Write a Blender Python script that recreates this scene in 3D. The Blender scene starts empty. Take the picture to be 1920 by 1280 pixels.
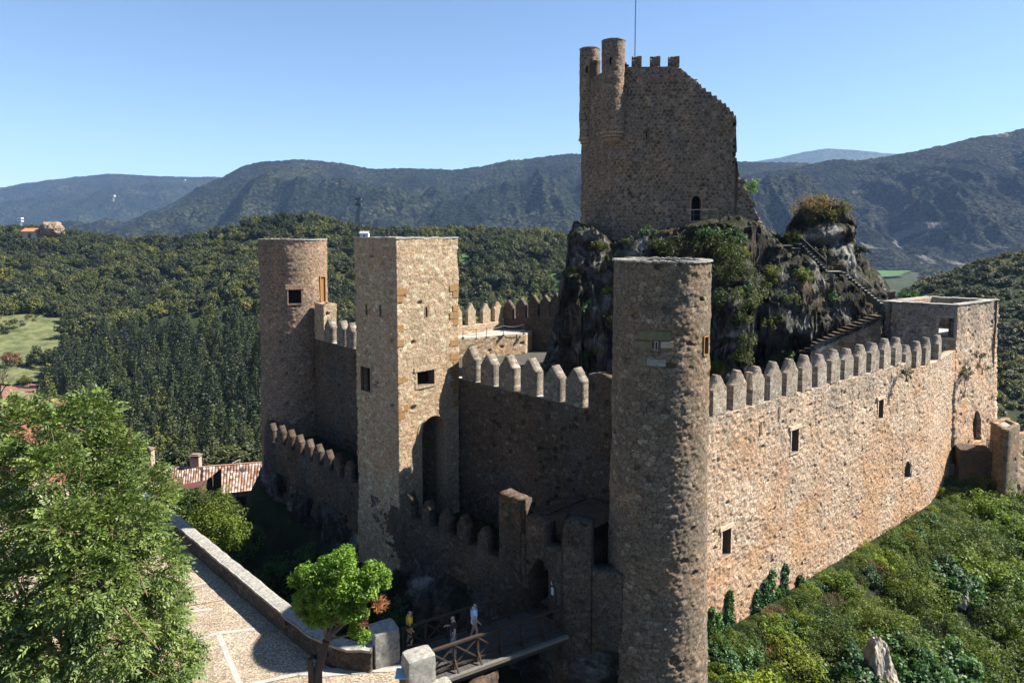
import bpy, bmesh, math, random
import numpy as np
from mathutils import Vector, Matrix
random.seed(7)
S = bpy.context.scene
# ------------------------------------------------------------------ camera, sky, sun, exposure
F = 1280.0; PITCH = math.radians(4.5); YP = 435 + F*math.tan(PITCH)
cam = bpy.data.cameras.new('camera'); co = bpy.data.objects.new('camera', cam); S.collection.objects.link(co)
cam.sensor_width = 36; cam.lens = 24; cam.shift_y = -(640-YP)/1920.0
cam.clip_start = 0.5; cam.clip_end = 60000
co.location = (0, 0, 0); co.rotation_euler = (math.radians(90)-PITCH, 0, 0)
S.camera = co
SUN_EL = math.radians(46.5); SUN_AZ = math.radians(6)          # azimuth measured from +X towards +Y
w = bpy.data.worlds.new('World'); S.world = w; w.use_nodes = True
nt = w.node_tree; bg = nt.nodes['Background']
sky = nt.nodes.new('ShaderNodeTexSky'); sky.sky_type = 'NISHITA'; sky.sun_disc = False
sky.sun_elevation = SUN_EL; sky.sun_rotation = math.pi/2 - SUN_AZ
sky.altitude = 300; sky.air_density = 1.0; sky.dust_density = 0.1; sky.ozone_density = 3.8
nt.links.new(sky.outputs[0], bg.inputs[0]); bg.inputs[1].default_value = 0.05
sl = bpy.data.lights.new('sun', 'SUN'); so = bpy.data.objects.new('sun', sl); S.collection.objects.link(so)
sl.energy = 5.0; sl.angle = math.radians(0.5); sl.color = (1, .95, .86)
sd = Vector((math.cos(SUN_EL)*math.cos(SUN_AZ), math.cos(SUN_EL)*math.sin(SUN_AZ), math.sin(SUN_EL)))
so.rotation_euler = sd.to_track_quat('Z', 'Y').to_euler()
S.view_settings.view_transform = 'Standard'; S.view_settings.look = 'None'
S.view_settings.exposure = 1.73; S.view_settings.gamma = 1
S.cycles.volume_bounces = 0; S.cycles.max_bounces = 6; S.cycles.diffuse_bounces = 1; S.cycles.transparent_max_bounces = 8

# ------------------------------------------------------------------ surveying: photo pixel -> place
def ray(px, py):
    a = (px-960)/F; b = -(py-YP)/F
    return a, math.cos(PITCH)+b*math.sin(PITCH), -math.sin(PITCH)+b*math.cos(PITCH)
def at_z(px, py, z):
    r = ray(px, py); t = z/r[2]; return Vector((r[0]*t, r[1]*t, z))
def at_y(px, py, y):
    r = ray(px, py); t = y/r[1]; return Vector((r[0]*t, y, r[2]*t))

# ------------------------------------------------------------------ numpy noise
_RT = np.random.default_rng(12345).random(1 << 20)
_PR = (73856093, 19349663, 83492791, 49979687, 86028121)
def hsh(*a):
    h = np.int64(0)
    for k, v in enumerate(a): h = h ^ (np.asarray(v).astype(np.int64)*_PR[k])
    h = h ^ (h >> 13); h = h*np.int64(1274126177); h = h ^ (h >> 17)
    return _RT[h & 0xFFFFF]
def vnoise(x, y, z, s=0):
    x, y, z = np.broadcast_arrays(np.asarray(x, float), np.asarray(y, float), np.asarray(z, float))
    ix, iy, iz = np.floor(x), np.floor(y), np.floor(z)
    fx, fy, fz = x-ix, y-iy, z-iz
    fx, fy, fz = [t*t*(3-2*t) for t in (fx, fy, fz)]
    ix, iy, iz = [t.astype(np.int64) for t in (ix, iy, iz)]
    hx = [ix*_PR[0], (ix+1)*_PR[0]]; hy = [iy*_PR[1], (iy+1)*_PR[1]]; hz_ = [iz*_PR[2]+s*_PR[3], (iz+1)*_PR[2]+s*_PR[3]]
    flat = not np.any(fz)
    def g(i, j, k):
        h = hx[i]^hy[j]^hz_[k]; h = h ^ (h >> 13); h = h*np.int64(1274126177); h = h ^ (h >> 17); return _RT[h & 0xFFFFF]
    def pl(k):
        a = g(0, 0, k); b = g(1, 0, k); c = g(0, 1, k); d = g(1, 1, k)
        a = a+(b-a)*fx; c = c+(d-c)*fx; return a+(c-a)*fy
    r = pl(0)
    if not flat: r = r+(pl(1)-r)*fz
    return r*2-1
def fbm(x, y, z=0.0, o=4, s=0, ridged=False):
    r = 0; a = .5; k = 1.0
    for i in range(o):
        n = vnoise(np.asarray(x)*k+i*13.7, np.asarray(y)*k+i*7.1, np.asarray(z)*k+i*3.3, s+i)
        if ridged: n = 1-2*np.abs(n)
        r = r+n*a; a *= .5; k *= 2.03
    return r
def sstep(a, b, x):
    t = np.clip((np.asarray(x, float)-a)/(b-a), 0, 1); return t*t*(3-2*t)
def voronoi(u, z, a, b, seed, jit=.8):
    gu = u/a; gz = z/b; iz = np.floor(gz)
    F1 = np.full(u.shape, 9.); F2 = np.full(u.shape, 9.); idr = np.zeros(u.shape); idr2 = np.zeros(u.shape)
    for dz in (-1, 0, 1):
        row = iz+dz; off = .5*(np.mod(row, 2)); iu = np.floor(gu-off)
        for du in (-1, 0, 1):
            c = iu+du; h1 = hsh(c, row, np.full(u.shape, seed)); h2 = hsh(c, row, np.full(u.shape, seed+1))
            px = c+off+.5+jit*(h1-.5); pz = row+.5+jit*.8*(h2-.5)
            d = np.sqrt((px-gu)**2+(pz-gz)**2)
            h3 = hsh(c, row, np.full(u.shape, seed+2)); h4 = hsh(c, row, np.full(u.shape, seed+3))
            near = d < F1
            F2 = np.where(near, F1, np.minimum(F2, d)); F1 = np.where(near, d, F1)
            idr = np.where(near, h3, idr); idr2 = np.where(near, h4, idr2)
    return F1, F2, idr, idr2

# ------------------------------------------------------------------ objects
C = S.collection
def tag(o, label=None, cat=None, group=None, kind=None):
    if label: o['label'] = label
    if cat: o['category'] = cat
    if group: o['group'] = group
    if kind: o['kind'] = kind
    return o
def empty(name, loc, label, cat, group=None, rz=0):
    o = bpy.data.objects.new(name, None); C.objects.link(o); o.location = loc; o.rotation_euler = (0, 0, rz)
    o.empty_display_size = .3
    return tag(o, label, cat, group)
def link(name, me, parent=None, mats=None, smooth=False):
    o = bpy.data.objects.new(name, me); C.objects.link(o)
    if parent is not None:
        o.parent = parent
        par = parent; loc = Vector(parent.location)
        if parent.parent: loc += Vector(parent.parent.location)
        me.transform(Matrix.Translation(-loc)) if not me.get('local') else None
    if mats:
        for m in (mats if isinstance(mats, (list, tuple)) else [mats]): me.materials.append(m)
    if smooth: me.polygons.foreach_set('use_smooth', [True]*len(me.polygons))
    return o
def npmesh(name, V, Q, col=None, mi=None, T=None):
    """V (n,3); Q (m,4) quads; T (k,3) tris; col (n,3) point colours."""
    me = bpy.data.meshes.new(name)
    V = np.asarray(V, np.float32); Q = np.zeros((0, 4), int) if Q is None else np.asarray(Q)
    T = np.zeros((0, 3), int) if T is None else np.asarray(T)
    me.vertices.add(len(V)); me.vertices.foreach_set('co', V.ravel())
    nl = len(Q)*4+len(T)*3; me.loops.add(nl)
    me.loops.foreach_set('vertex_index', np.concatenate([Q.ravel(), T.ravel()]).astype(np.int32))
    me.polygons.add(len(Q)+len(T))
    st = np.concatenate([np.arange(len(Q))*4, len(Q)*4+np.arange(len(T))*3]).astype(np.int32)
    me.polygons.foreach_set('loop_start', st)
    if mi is not None: me.polygons.foreach_set('material_index', np.asarray(mi, np.int32))
    if col is not None:
        at = me.color_attributes.new('mas', 'FLOAT_COLOR', 'POINT')
        c4 = np.ones((len(V), 4), np.float32); c4[:, :3] = col
        at.data.foreach_set('color', c4.ravel())
    me.update(calc_edges=True); me.validate(); return me
def childcopy(root, loc, rz=0., sc=1., label=None):
    r = root.copy(); C.objects.link(r); r.location = loc; r.rotation_euler = (0, 0, rz); r.scale = (sc, sc, sc)
    if label: r['label'] = label
    for ch in list(root.children):
        c = ch.copy(); C.objects.link(c); c.parent = r
    return r
class MB:
    def __init__(s): s.V = []; s.Q = []; s.M = []
    def quad(s, a, b, c, d, m=0):
        i = len(s.V); s.V += [tuple(a), tuple(b), tuple(c), tuple(d)]; s.Q.append((i, i+1, i+2, i+3)); s.M.append(m)
    def box(s, c, ax, ay, az, m=0):
        """centre + three half-axis vectors"""
        c, ax, ay, az = map(Vector, (c, ax, ay, az))
        P = {(i, j, k): c+ax*i+ay*j+az*k for i in (-1, 1) for j in (-1, 1) for k in (-1, 1)}
        for f in (((-1,-1,-1),(-1,1,-1),(1,1,-1),(1,-1,-1)), ((-1,-1,1),(1,-1,1),(1,1,1),(-1,1,1)),
                  ((-1,-1,-1),(1,-1,-1),(1,-1,1),(-1,-1,1)), ((1,-1,-1),(1,1,-1),(1,1,1),(1,-1,1)),
                  ((1,1,-1),(-1,1,-1),(-1,1,1),(1,1,1)), ((-1,1,-1),(-1,-1,-1),(-1,-1,1),(-1,1,1))):
            s.quad(*[P[k] for k in f], m=m)
    def bar(s, a, b, w, h=None, m=0):
        a, b = Vector(a), Vector(b); d = (b-a); L = d.length; d.normalize()
        up = Vector((0, 0, 1)) if abs(d.z) < .95 else Vector((1, 0, 0))
        sx = d.cross(up).normalized(); sy = sx.cross(d)
        s.box((a+b)/2, sx*w/2, d*L/2, sy*(h or w)/2, m)
    def tube(s, pts, rad, n=8, m=0):
        pts = [Vector(p) for p in pts]; rs = rad if isinstance(rad, (list, tuple)) else [rad]*len(pts)
        rings = []
        for i, p in enumerate(pts):
            d = (pts[min(i+1, len(pts)-1)]-pts[max(i-1, 0)]).normalized()
            up = Vector((0, 0, 1)) if abs(d.z) < .9 else Vector((1, 0, 0))
            x = d.cross(up).normalized(); y = d.cross(x)
            rings.append([p+(x*math.cos(2*math.pi*k/n)+y*math.sin(2*math.pi*k/n))*rs[i] for k in range(n)])
        for i in range(len(rings)-1):
            for k in range(n):
                s.quad(rings[i][k], rings[i][(k+1) % n], rings[i+1][(k+1) % n], rings[i+1][k], m)
        for r, p in ((rings[0], pts[0]), (rings[-1], pts[-1])):
            for k in range(0, n, 2): s.quad(r[k], r[(k+1) % n], r[(k+2) % n], p, m)
    def build(s, name, mats, parent=None, weld=False):
        me = npmesh(name, s.V, s.Q, mi=s.M)
        if weld:
            bm = bmesh.new(); bm.from_mesh(me); bmesh.ops.remove_doubles(bm, verts=bm.verts, dist=1e-4)
            bmesh.ops.recalc_face_normals(bm, faces=bm.faces); bm.to_mesh(me); bm.free()
        return link(name, me, parent, mats)

# ------------------------------------------------------------------ materials
def newmat(name, rough=.9, spec=.2):
    m = bpy.data.materials.new(name); m.use_nodes = True; n = m.node_tree
    b = n.nodes['Principled BSDF']; b.inputs['Roughness'].default_value = rough
    b.inputs['Specular IOR Level'].default_value = spec
    return m, n, b
def N(n, t, **k):
    x = n.nodes.new(t)
    for a, v in k.items(): setattr(x, a, v)
    return x
def noise(n, scale, detail=4, rough=.6, vec=None, dist=0.):
    x = N(n, 'ShaderNodeTexNoise'); x.inputs['Scale'].default_value = scale
    x.inputs['Detail'].default_value = detail; x.inputs['Roughness'].default_value = rough
    x.inputs['Distortion'].default_value = dist
    if vec is not None: n.links.new(vec, x.inputs['Vector'])
    return x.outputs['Fac']
def ramp(n, fac, stops, interp='LINEAR'):
    r = N(n, 'ShaderNodeValToRGB'); r.color_ramp.interpolation = interp
    e = r.color_ramp.elements
    while len(e) < len(stops): e.new(.5)
    for x, (p, c) in zip(e, stops): x.position = p; x.color = (c if len(c) == 4 else (*c, 1)) if not isinstance(c, float) else (c, c, c, 1)
    n.links.new(fac, r.inputs[0]); return r.outputs[0]
def mix(n, fac, a, b, mode='MIX'):
    x = N(n, 'ShaderNodeMix', data_type='RGBA', blend_type=mode)
    for i, v in ((0, fac), (6, a), (7, b)):
        if hasattr(v, 'links') or hasattr(v, 'is_output'): n.links.new(v, x.inputs[i])
        else: x.inputs[i].default_value = v if i == 0 else (*v, 1)
    return x.outputs[2]
def math_(n, op, a, b=None):
    x = N(n, 'ShaderNodeMath', operation=op)
    for i, v in ((0, a), (1, b)):
        if v is None: continue
        if hasattr(v, 'is_output'): n.links.new(v, x.inputs[i])
        else: x.inputs[i].default_value = v
    return x.outputs[0]
def pos(n, sc=(1, 1, 1)):
    g = N(n, 'ShaderNodeNewGeometry'); m = N(n, 'ShaderNodeMapping'); m.inputs['Scale'].default_value = sc
    n.links.new(g.outputs['Position'], m.inputs['Vector']); return m.outputs[0]
def bump(n, b, h, strength=.5, dist=.05):
    x = N(n, 'ShaderNodeBump'); x.inputs['Strength'].default_value = strength; x.inputs['Distance'].default_value = dist
    n.links.new(h, x.inputs['Height']); n.links.new(x.outputs[0], b.inputs['Normal'])
def masonry_mat(name, s1, s2, mortar, orange=0., grey=.3, var=.5, grad=0.):
    m, n, b = newmat(name, .95, .1); P = pos(n)
    at = N(n, 'ShaderNodeVertexColor', layer_name='mas'); sp = N(n, 'ShaderNodeSeparateColor'); n.links.new(at.outputs[0], sp.inputs[0])
    st = mix(n, sp.outputs[0], s1, s2)
    st = mix(n, ramp(n, sp.outputs[2], [(0, 0.), (.88, 0.), (.93, .8)]), st, tuple(min(.6, c*1.5) for c in s2))
    c = mix(n, sp.outputs[1], mortar, st)
    on = noise(n, .28, 5, .65, P)
    if grad:      # damp ochre staining low on the wall, grey lichen along its head
        sz = N(n, 'ShaderNodeSeparateXYZ'); n.links.new(P, sz.inputs[0]); on = math_(n, 'SUBTRACT', on, math_(n, 'MULTIPLY', math_(n, 'ADD', sz.outputs[2], 13.5), grad))
        gl = math_(n, 'ADD', noise(n, .8, 5, .7, pos(n, (1, 1, .3))), math_(n, 'MULTIPLY', math_(n, 'ADD', sz.outputs[2], 11.), .06))
        c = mix(n, ramp(n, gl, [(.52, 0.), (.72, .55)]), c, (.20, .185, .16))
    c = mix(n, ramp(n, on, [(.46, 0.), (.64, orange)]), c, (.50, .27, .13))
    c = mix(n, ramp(n, noise(n, .5, 6, .7, pos(n, (1, 1, .35)), 0.6), [(.42, 0.), (.66, grey)]), c, (.13, .125, .115))
    c = mix(n, .8, c, ramp(n, noise(n, 5, 6, .75, P), [(.25, (1-var,)*3), (.7, (1+var*.6,)*3)]), 'MULTIPLY')
    c = mix(n, 1., c, ramp(n, noise(n, 11, 3, .7, P), [(.33, (.32,)*3), (.44, (.85,)*3), (.56, (1.08,)*3), (.7, (1.35,)*3)]), 'MULTIPLY')
    c = mix(n, 1., c, ramp(n, noise(n, 30, 3, .8, P), [(.35, (.65,)*3), (.6, (1.15,)*3)]), 'MULTIPLY')
    n.links.new(c, b.inputs['Base Color'])
    bump(n, b, math_(n, 'ADD', noise(n, 9, 6, .75, P), noise(n, 35, 3, .8, P)), .9, .07)
    return m
def flat_mat(name, c, var=.25, sc=6, rough=.8, spec=.2, bs=.3, c2=None):
    m, n, b = newmat(name, rough, spec); P = pos(n)
    c2 = c2 or tuple(x*(1-var) for x in c)
    n.links.new(mix(n, ramp(n, noise(n, sc, 6, .7, P), [(.3, 0.), (.7, 1.)]), c2, c), b.inputs['Base Color'])
    bump(n, b, noise(n, sc*4, 4, .7, P), bs, .02); return m
def leaf_mat(name, c1, c2, trans=.35, spec=.25, big=False):
    m, n, b = newmat(name, .55, spec)
    at = N(n, 'ShaderNodeVertexColor', layer_name='mas'); sp = N(n, 'ShaderNodeSeparateColor'); n.links.new(at.outputs[0], sp.inputs[0])
    oi = N(n, 'ShaderNodeObjectInfo')
    c = mix(n, sp.outputs[0], c1, c2)
    c = mix(n, 1., c, ramp(n, oi.outputs['Random'], [(0, (.5, .56, .6)), (.5, (1, 1, 1)), (.85, (1.35, 1.25, .85)), (1, (1.9, 1.6, .9))]), 'MULTIPLY')
    c = mix(n, 1., c, ramp(n, noise(n, .9, 3, .6, pos(n)), [(.3, (.75, .8, .8)), (.7, (1.2, 1.15, 1.))]), 'MULTIPLY')
    if big: c = mix(n, 1., c, ramp(n, noise(n, .028, 4, .6, pos(n)), [(.36, (.5, .56, .62)), (.5, (.95, .95, .95)), (.62, (1.6, 1.5, 1.1))]), 'MULTIPLY')
    n.links.new(c, b.inputs['Base Color'])
    t = N(n, 'ShaderNodeBsdfTranslucent'); n.links.new(mix(n, 1., c, (1.3, 1.5, .6), 'MULTIPLY'), t.inputs[0])
    ms = N(n, 'ShaderNodeMixShader'); ms.inputs[0].default_value = trans
    n.links.new(b.outputs[0], ms.inputs[1]); n.links.new(t.outputs[0], ms.inputs[2])
    n.links.new(ms.outputs[0], n.nodes['Material Output'].inputs[0]); return m

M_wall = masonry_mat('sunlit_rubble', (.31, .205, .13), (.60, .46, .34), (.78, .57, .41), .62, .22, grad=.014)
M_front = masonry_mat('shade_toned_rubble', (0.0806, 0.0602, 0.0416), (0.1323, 0.1019, 0.0738), (0.1002, 0.0693, 0.0462), .12, .5)  # front wall stone darkened to deepen the shade it stands in
M_square = masonry_mat('coursed_rubble', (0.3493, 0.2552, 0.1621), (0.5239, 0.4048, 0.2778), (0.4559, 0.3345, 0.2166), .25, .2)
M_round = masonry_mat('round_tower_rubble', (0.1827, 0.1233, 0.0873), (0.3096, 0.2151, 0.1449), (0.3924, 0.2646, 0.1737), .12, .4)
M_tower = masonry_mat('front_tower_rubble', (0.1690, 0.1377, 0.1033), (0.2815, 0.2302, 0.1706), (0.1920, 0.1201, 0.0673), .25, .35)  # tower stone toned down to deepen its shaded side
M_keep = masonry_mat('keep_rubble', (0.0944, 0.0726, 0.0537), (0.2683, 0.2007, 0.1441), (0.4561, 0.2862, 0.1819), .12, .5)  # keep stone toned darker to deepen the shade on its faces
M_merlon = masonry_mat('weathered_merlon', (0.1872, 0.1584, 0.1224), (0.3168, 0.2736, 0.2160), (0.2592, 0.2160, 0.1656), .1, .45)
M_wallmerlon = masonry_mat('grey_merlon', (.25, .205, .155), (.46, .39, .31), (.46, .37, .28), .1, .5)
M_barb = masonry_mat('barbican_rubble', (0.0638, 0.0472, 0.0344), (0.1135, 0.0867, 0.0650), (0.0861, 0.0599, 0.0395), .2, .5)  # outer wall stone darkened so the colour carries part of the shade
M_ashlar = flat_mat('dressed_stone', (.44, .36, .25), .4, 3)
M_ochre = flat_mat('ochre_stone', (.30, .17, .07), .45, 4)
M_cap = flat_mat('coping_stone', (.42, .39, .34), .6, 9, bs=.6)
M_greystone = flat_mat('lichened_stone', (.34, .32, .28), .65, 7, bs=.9)
M_reveal = flat_mat('shade_toned_stone', (.15, .11, .08), .3, 4)  # reveal colour darkened to imitate shade inside the openings
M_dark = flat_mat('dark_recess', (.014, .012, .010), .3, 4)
M_oak = flat_mat('brown_wood', (.12, .065, .035), .4, 8)
M_timber = flat_mat('bridge_timber', (.05, .034, .025), .45, 10, c2=(.025, .018, .013))
M_iron = flat_mat('dark_iron', (.05, .05, .05), .3, 10, .5, .5)
M_plaster = flat_mat('pink_plaster', (.34, .26, .21), .3, 2)
M_paper = flat_mat('white_paper', (.62, .66, .80), .05, 2)

def rock_mat(name, veg=.5):
    m, n, b = newmat(name, .95, .1); P = pos(n)
    c = ramp(n, noise(n, .35, 8, .7, P, .5), [(.36, (.016, .014, .013)), (.48, (.06, .053, .047)), (.57, (.17, .16, .148)), (.67, (.48, .46, .43))])
    c = mix(n, ramp(n, noise(n, .22, 5, .7, P), [(.52, 0.), (.68, .6)]), c, (.26, .19, .12))
    g = N(n, 'ShaderNodeNewGeometry'); sx = N(n, 'ShaderNodeSeparateXYZ'); n.links.new(g.outputs['Normal'], sx.inputs[0])
    v = math_(n, 'ADD', math_(n, 'MULTIPLY', sx.outputs[2], .5), noise(n, .6, 6, .7, P))
    c = mix(n, ramp(n, v, [(.72, 0.), (.86, veg)]), c, (.035, .04, .014))
    c = mix(n, 1., c, ramp(n, noise(n, 4, 6, .8, P), [(.3, (.5,)*3), (.65, (1.2,)*3)]), 'MULTIPLY')
    n.links.new(c, b.inputs['Base Color'])
    bump(n, b, math_(n, 'ADD', noise(n, 2, 8, .8, P), noise(n, 9, 4, .8, P)), 1., .3)
    return m
M_rock = rock_mat('limestone_crag', .8); M_cliff = rock_mat('dark_cliff', .6)

# ------------------------------------------------------------------ wall builder
class Path:
    def __init__(s, pts, closed=False):
        s.p = [Vector(q[:2]) for q in pts]; s.closed = closed
        s.seg = list(zip(s.p, s.p[1:]+([s.p[0]] if closed else [])))
        if not closed: s.seg = s.seg[:len(s.p)-1]
        s.cum = [0.]
        for a, b in s.seg: s.cum.append(s.cum[-1]+(b-a).length)
        s.L = s.cum[-1]
    def nrm(s, a, b):
        d = (b-a).normalized(); return Vector((d.y, -d.x))            # outward = right hand of travel
    def hit(s, px, py):
        r = ray(px, py); best = None; R = Vector((r[0], r[1]))
        for i, (a, b) in enumerate(s.seg):
            d = b-a; n = s.nrm(a, b)
            if n.dot(R) >= 0: continue
            den = R.x*d.y-R.y*d.x
            if abs(den) < 1e-9: continue
            t = (a.x*d.y-a.y*d.x)/den; q = R*t-a; k = q.dot(d)/d.length_squared
            if -1e-6 <= k <= 1+1e-6 and t > 0 and (best is None or t < best[0]):
                best = (t, s.cum[i]+k*d.length, r[2]*t, n)
        return best                                                    # t, u, z, normal
    def sample(s, res):
        us, ps, ns = [], [], []
        m = len(s.seg)
        segn = [s.nrm(a, b) for a, b in s.seg]
        for i, (a, b) in enumerate(s.seg):
            k = max(1, int(round((b-a).length/res)))
            for j in range(k):
                if j == 0:
                    n = segn[i]
                    if i > 0 or s.closed:
                        n2 = segn[i-1]; q = (n+n2); n = q/ (1+n.dot(n2)) if n.dot(n2) > -.7 else n
                else: n = segn[i]
                us.append(s.cum[i]+(b-a).length*j/k); ps.append(a+(b-a)*j/k); ns.append(n)
        if not s.closed: us.append(s.L); ps.append(s.p[-1]); ns.append(segn[-1])
        else: us.append(s.L); ps.append(s.p[0]); ns.append(ns[0])
        return np.array(us), np.array([tuple(p) for p in ps]), np.array([tuple(q) for q in ns])
    def at(s, u):
        for i in range(len(s.seg)):
            if u <= s.cum[i+1]+1e-6:
                a, b = s.seg[i]; return a+(b-a)*((u-s.cum[i])/(b-a).length), s.nrm(a, b)
        return s.p[-1], s.nrm(*s.seg[-1])
def circle(cx, cy, r, n=72, a0=0):
    # travels so that the outside is on the right hand: counter-clockwise
    return Path([(cx+r*math.cos(a0+2*math.pi*i/n), cy+r*math.sin(a0+2*math.pi*i/n)) for i in range(n)], True)

def inpoly(U, Z, poly):
    r = np.zeros(U.shape, bool); n = len(poly)
    for i in range(n):
        x1, y1 = poly[i]; x2, y2 = poly[(i+1) % n]
        c = ((y1 > Z) != (y2 > Z))
        with np.errstate(all='ignore'):
            xi = (x2-x1)*(Z-y1)/(y2-y1+1e-12)+x1
        r ^= (c & (U < xi))
    return r
def grow(poly, d):
    cx = sum(p[0] for p in poly)/len(poly); cy = sum(p[1] for p in poly)/len(poly)
    w_ = max(abs(p[0]-cx) for p in poly); h_ = max(abs(p[1]-cy) for p in poly)
    return [(cx+(p[0]-cx)*(w_+d)/w_, cy+(p[1]-cy)*(h_+d)/h_) for p in poly]

def wall(name, path, z0, z1, res=.06, thick=.6, cell=(.34, .22), amp=.035, mats=None, parent=None, seed=1,
         ztop=None, holes=(), batter=None, maskf=None, missing=.03, rough=.03, dispf=None, rag=0., jit=.8, regular=0.):
    us, P, Nn = path.sample(res)
    nz = max(2, int(round((z1-z0)/res))); vs = np.linspace(0, 1, nz+1)
    zt = np.full(us.shape, z1) if ztop is None else np.array([ztop(u) for u in us])
    if rag: zt = zt+rag*(fbm(us*1.6, us*0+seed, 0., 3)+.5*np.floor(3*vnoise(us*2.2, 3., seed))/3)
    if path.closed: zt[-1] = zt[0]
    U = np.repeat(us[:, None], nz+1, 1); Z = z0+(zt[:, None]-z0)*vs[None, :]
    F1, F2, r1, r2 = voronoi(U+.05*fbm(U*2, Z*2, seed, 2), Z+.04*fbm(U*2, Z*2, seed+9., 2), cell[0], cell[1], seed, jit)
    joint = sstep(.04, .22, F2-F1)
    D = amp*(joint-.6)*(1.1-.8*r2) + amp*.9*(r1-.5)*joint + rough*fbm(U*5, Z*5, seed, 4) + rough*1.8*fbm(U*.8, Z*.8, seed+5, 3)
    D = D - .16*((r2 < missing) & (F2-F1 > .1))
    if dispf is not None: D = D+dispf(U, Z, P, Nn)
    edge = np.minimum(U-0, us[-1]-U)
    if not path.closed: D = D*sstep(-.01, .1, edge)
    if batter is not None: D = D+batter(Z)
    if path.closed: D[-1] = D[0]
    X = P[:, 0][:, None]+Nn[:, 0][:, None]*D; Y = P[:, 1][:, None]+Nn[:, 1][:, None]*D
    n = len(us); A = np.stack([X, Y, Z], -1).reshape(-1, 3)
    Bx = P[:, 0][:, None]-Nn[:, 0][:, None]*thick+0*Z; By = P[:, 1][:, None]-Nn[:, 1][:, None]*thick+0*Z
    B = np.stack([Bx, By, Z], -1).reshape(-1, 3)
    idx = np.arange(n*(nz+1)).reshape(n, nz+1)
    if path.closed: idx[-1] = idx[0]
    uc = (us[:-1]+us[1:])/2; Uc = np.repeat(uc[:, None], nz, 1); Zc = (Z[:-1, :-1]+Z[1:, 1:]+Z[:-1, 1:]+Z[1:, :-1])/4
    K = np.ones((n-1, nz), bool)
    for h in holes: K &= ~inpoly(Uc, Zc, h)
    if maskf is not None: K &= maskf(Uc, Zc)
    q = np.stack([idx[:-1, :-1], idx[1:, :-1], idx[1:, 1:], idx[:-1, 1:]], -1)
    Q = [q[K]]; off = len(A)
    Q.append(q[K][:, ::-1]+off)
    Kp = np.zeros((n+1, nz+2), bool); Kp[1:-1, 1:-1] = K
    if path.closed: Kp[0, 1:-1] = K[-1]; Kp[-1, 1:-1] = K[0]
    c = Kp[1:-1, 1:-1]
    for nb, (a, b) in (((Kp[:-2, 1:-1]), (0, 3)), ((Kp[2:, 1:-1]), (2, 1)), ((Kp[1:-1, :-2]), (1, 0)), ((Kp[1:-1, 2:]), (3, 2))):
        e = c & ~nb; ea = q[e][:, a]; eb = q[e][:, b]
        Q.append(np.stack([ea, eb, eb+off, ea+off], -1))
    Q = np.concatenate(Q)
    col = np.stack([r1, joint, r2], -1).reshape(-1, 3); col = np.concatenate([col, col])
    V = np.concatenate([A, B])
    used = np.zeros(len(V), bool); used[Q.ravel()] = True
    remap = np.cumsum(used)-1
    me = npmesh(name, V[used], remap[Q], col[used])
    return link(name, me, parent, mats)

def rect(u0, u1, z0, z1): return [(u0, z0), (u1, z0), (u1, z1), (u0, z1)]
def archpoly(uc, w_, z0, zs, zt, n=9, pointed=True):
    """jambs to spring zs, apex at zt"""
    h = w_/2; p = [(uc-h, z0), (uc+h, z0)]
    for i in range(n+1):
        a = i/n*math.pi
        x = math.cos(a)
        y = math.sin(a)**(.8 if pointed else 1)
        if pointed: y = 1-abs(x)**1.7
        p.append((uc+h*x, zs+(zt-zs)*y))
    return p
def niche(name, parent, path, poly, depth=.45, fw=.12, proud=.03, mats=None, back=True, lintel=0.):
    """stone frame, reveals and a dark back for an opening whose outline is given in wall coordinates"""
    uc = sum(p[0] for p in poly)/len(poly); b, n = path.at(min(max(uc, 0), path.L))
    t = Vector((-n.y, n.x))
    def P3(u, z, d):
        q = b+t*(u-uc)+n*d; return (q.x, q.y, z)
    m = MB(); o = grow(poly, fw); k = len(poly)
    for i in range(k):
        j = (i+1) % k
        m.quad(P3(*o[i], proud), P3(*o[j], proud), P3(*poly[j], proud), P3(*poly[i], proud), 0)
        m.quad(P3(*o[j], proud), P3(*o[i], proud), P3(*o[i], -.25), P3(*o[j], -.25), 0)
        m.quad(P3(*poly[i], proud), P3(*poly[j], proud), P3(*poly[j], -depth), P3(*poly[i], -depth), 1)
    if lintel:
        u0 = min(p[0] for p in poly); u1 = max(p[0] for p in poly); zt = max(p[1] for p in poly)
        c = Vector(P3((u0+u1)/2, zt+.02+lintel/2, 0)); m.box(c, Vector((t.x, t.y, 0))*((u1-u0)/2+.22), Vector((n.x, n.y, 0))*(proud+.03), (0, 0, lintel/2), 0)
    ob = m.build(name, (mats or [M_ashlar])+[M_reveal if back else (mats or [M_ashlar])[0]], parent)
    if back:
        m2 = MB(); cz = (min(p[1] for p in poly)+max(p[1] for p in poly))/2
        for i in range(k):
            j = (i+1) % k
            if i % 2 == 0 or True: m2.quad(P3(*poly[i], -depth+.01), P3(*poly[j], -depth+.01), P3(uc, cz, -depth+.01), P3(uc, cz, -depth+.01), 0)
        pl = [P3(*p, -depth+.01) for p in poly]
        me = bpy.data.meshes.new('dark_back'); me.from_pydata(pl, [], [list(range(k))]); me.update()
        link('dark_back', me, ob, [M_dark])  # near-black sheet standing in for the unlit depth of the opening
    return ob

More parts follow.
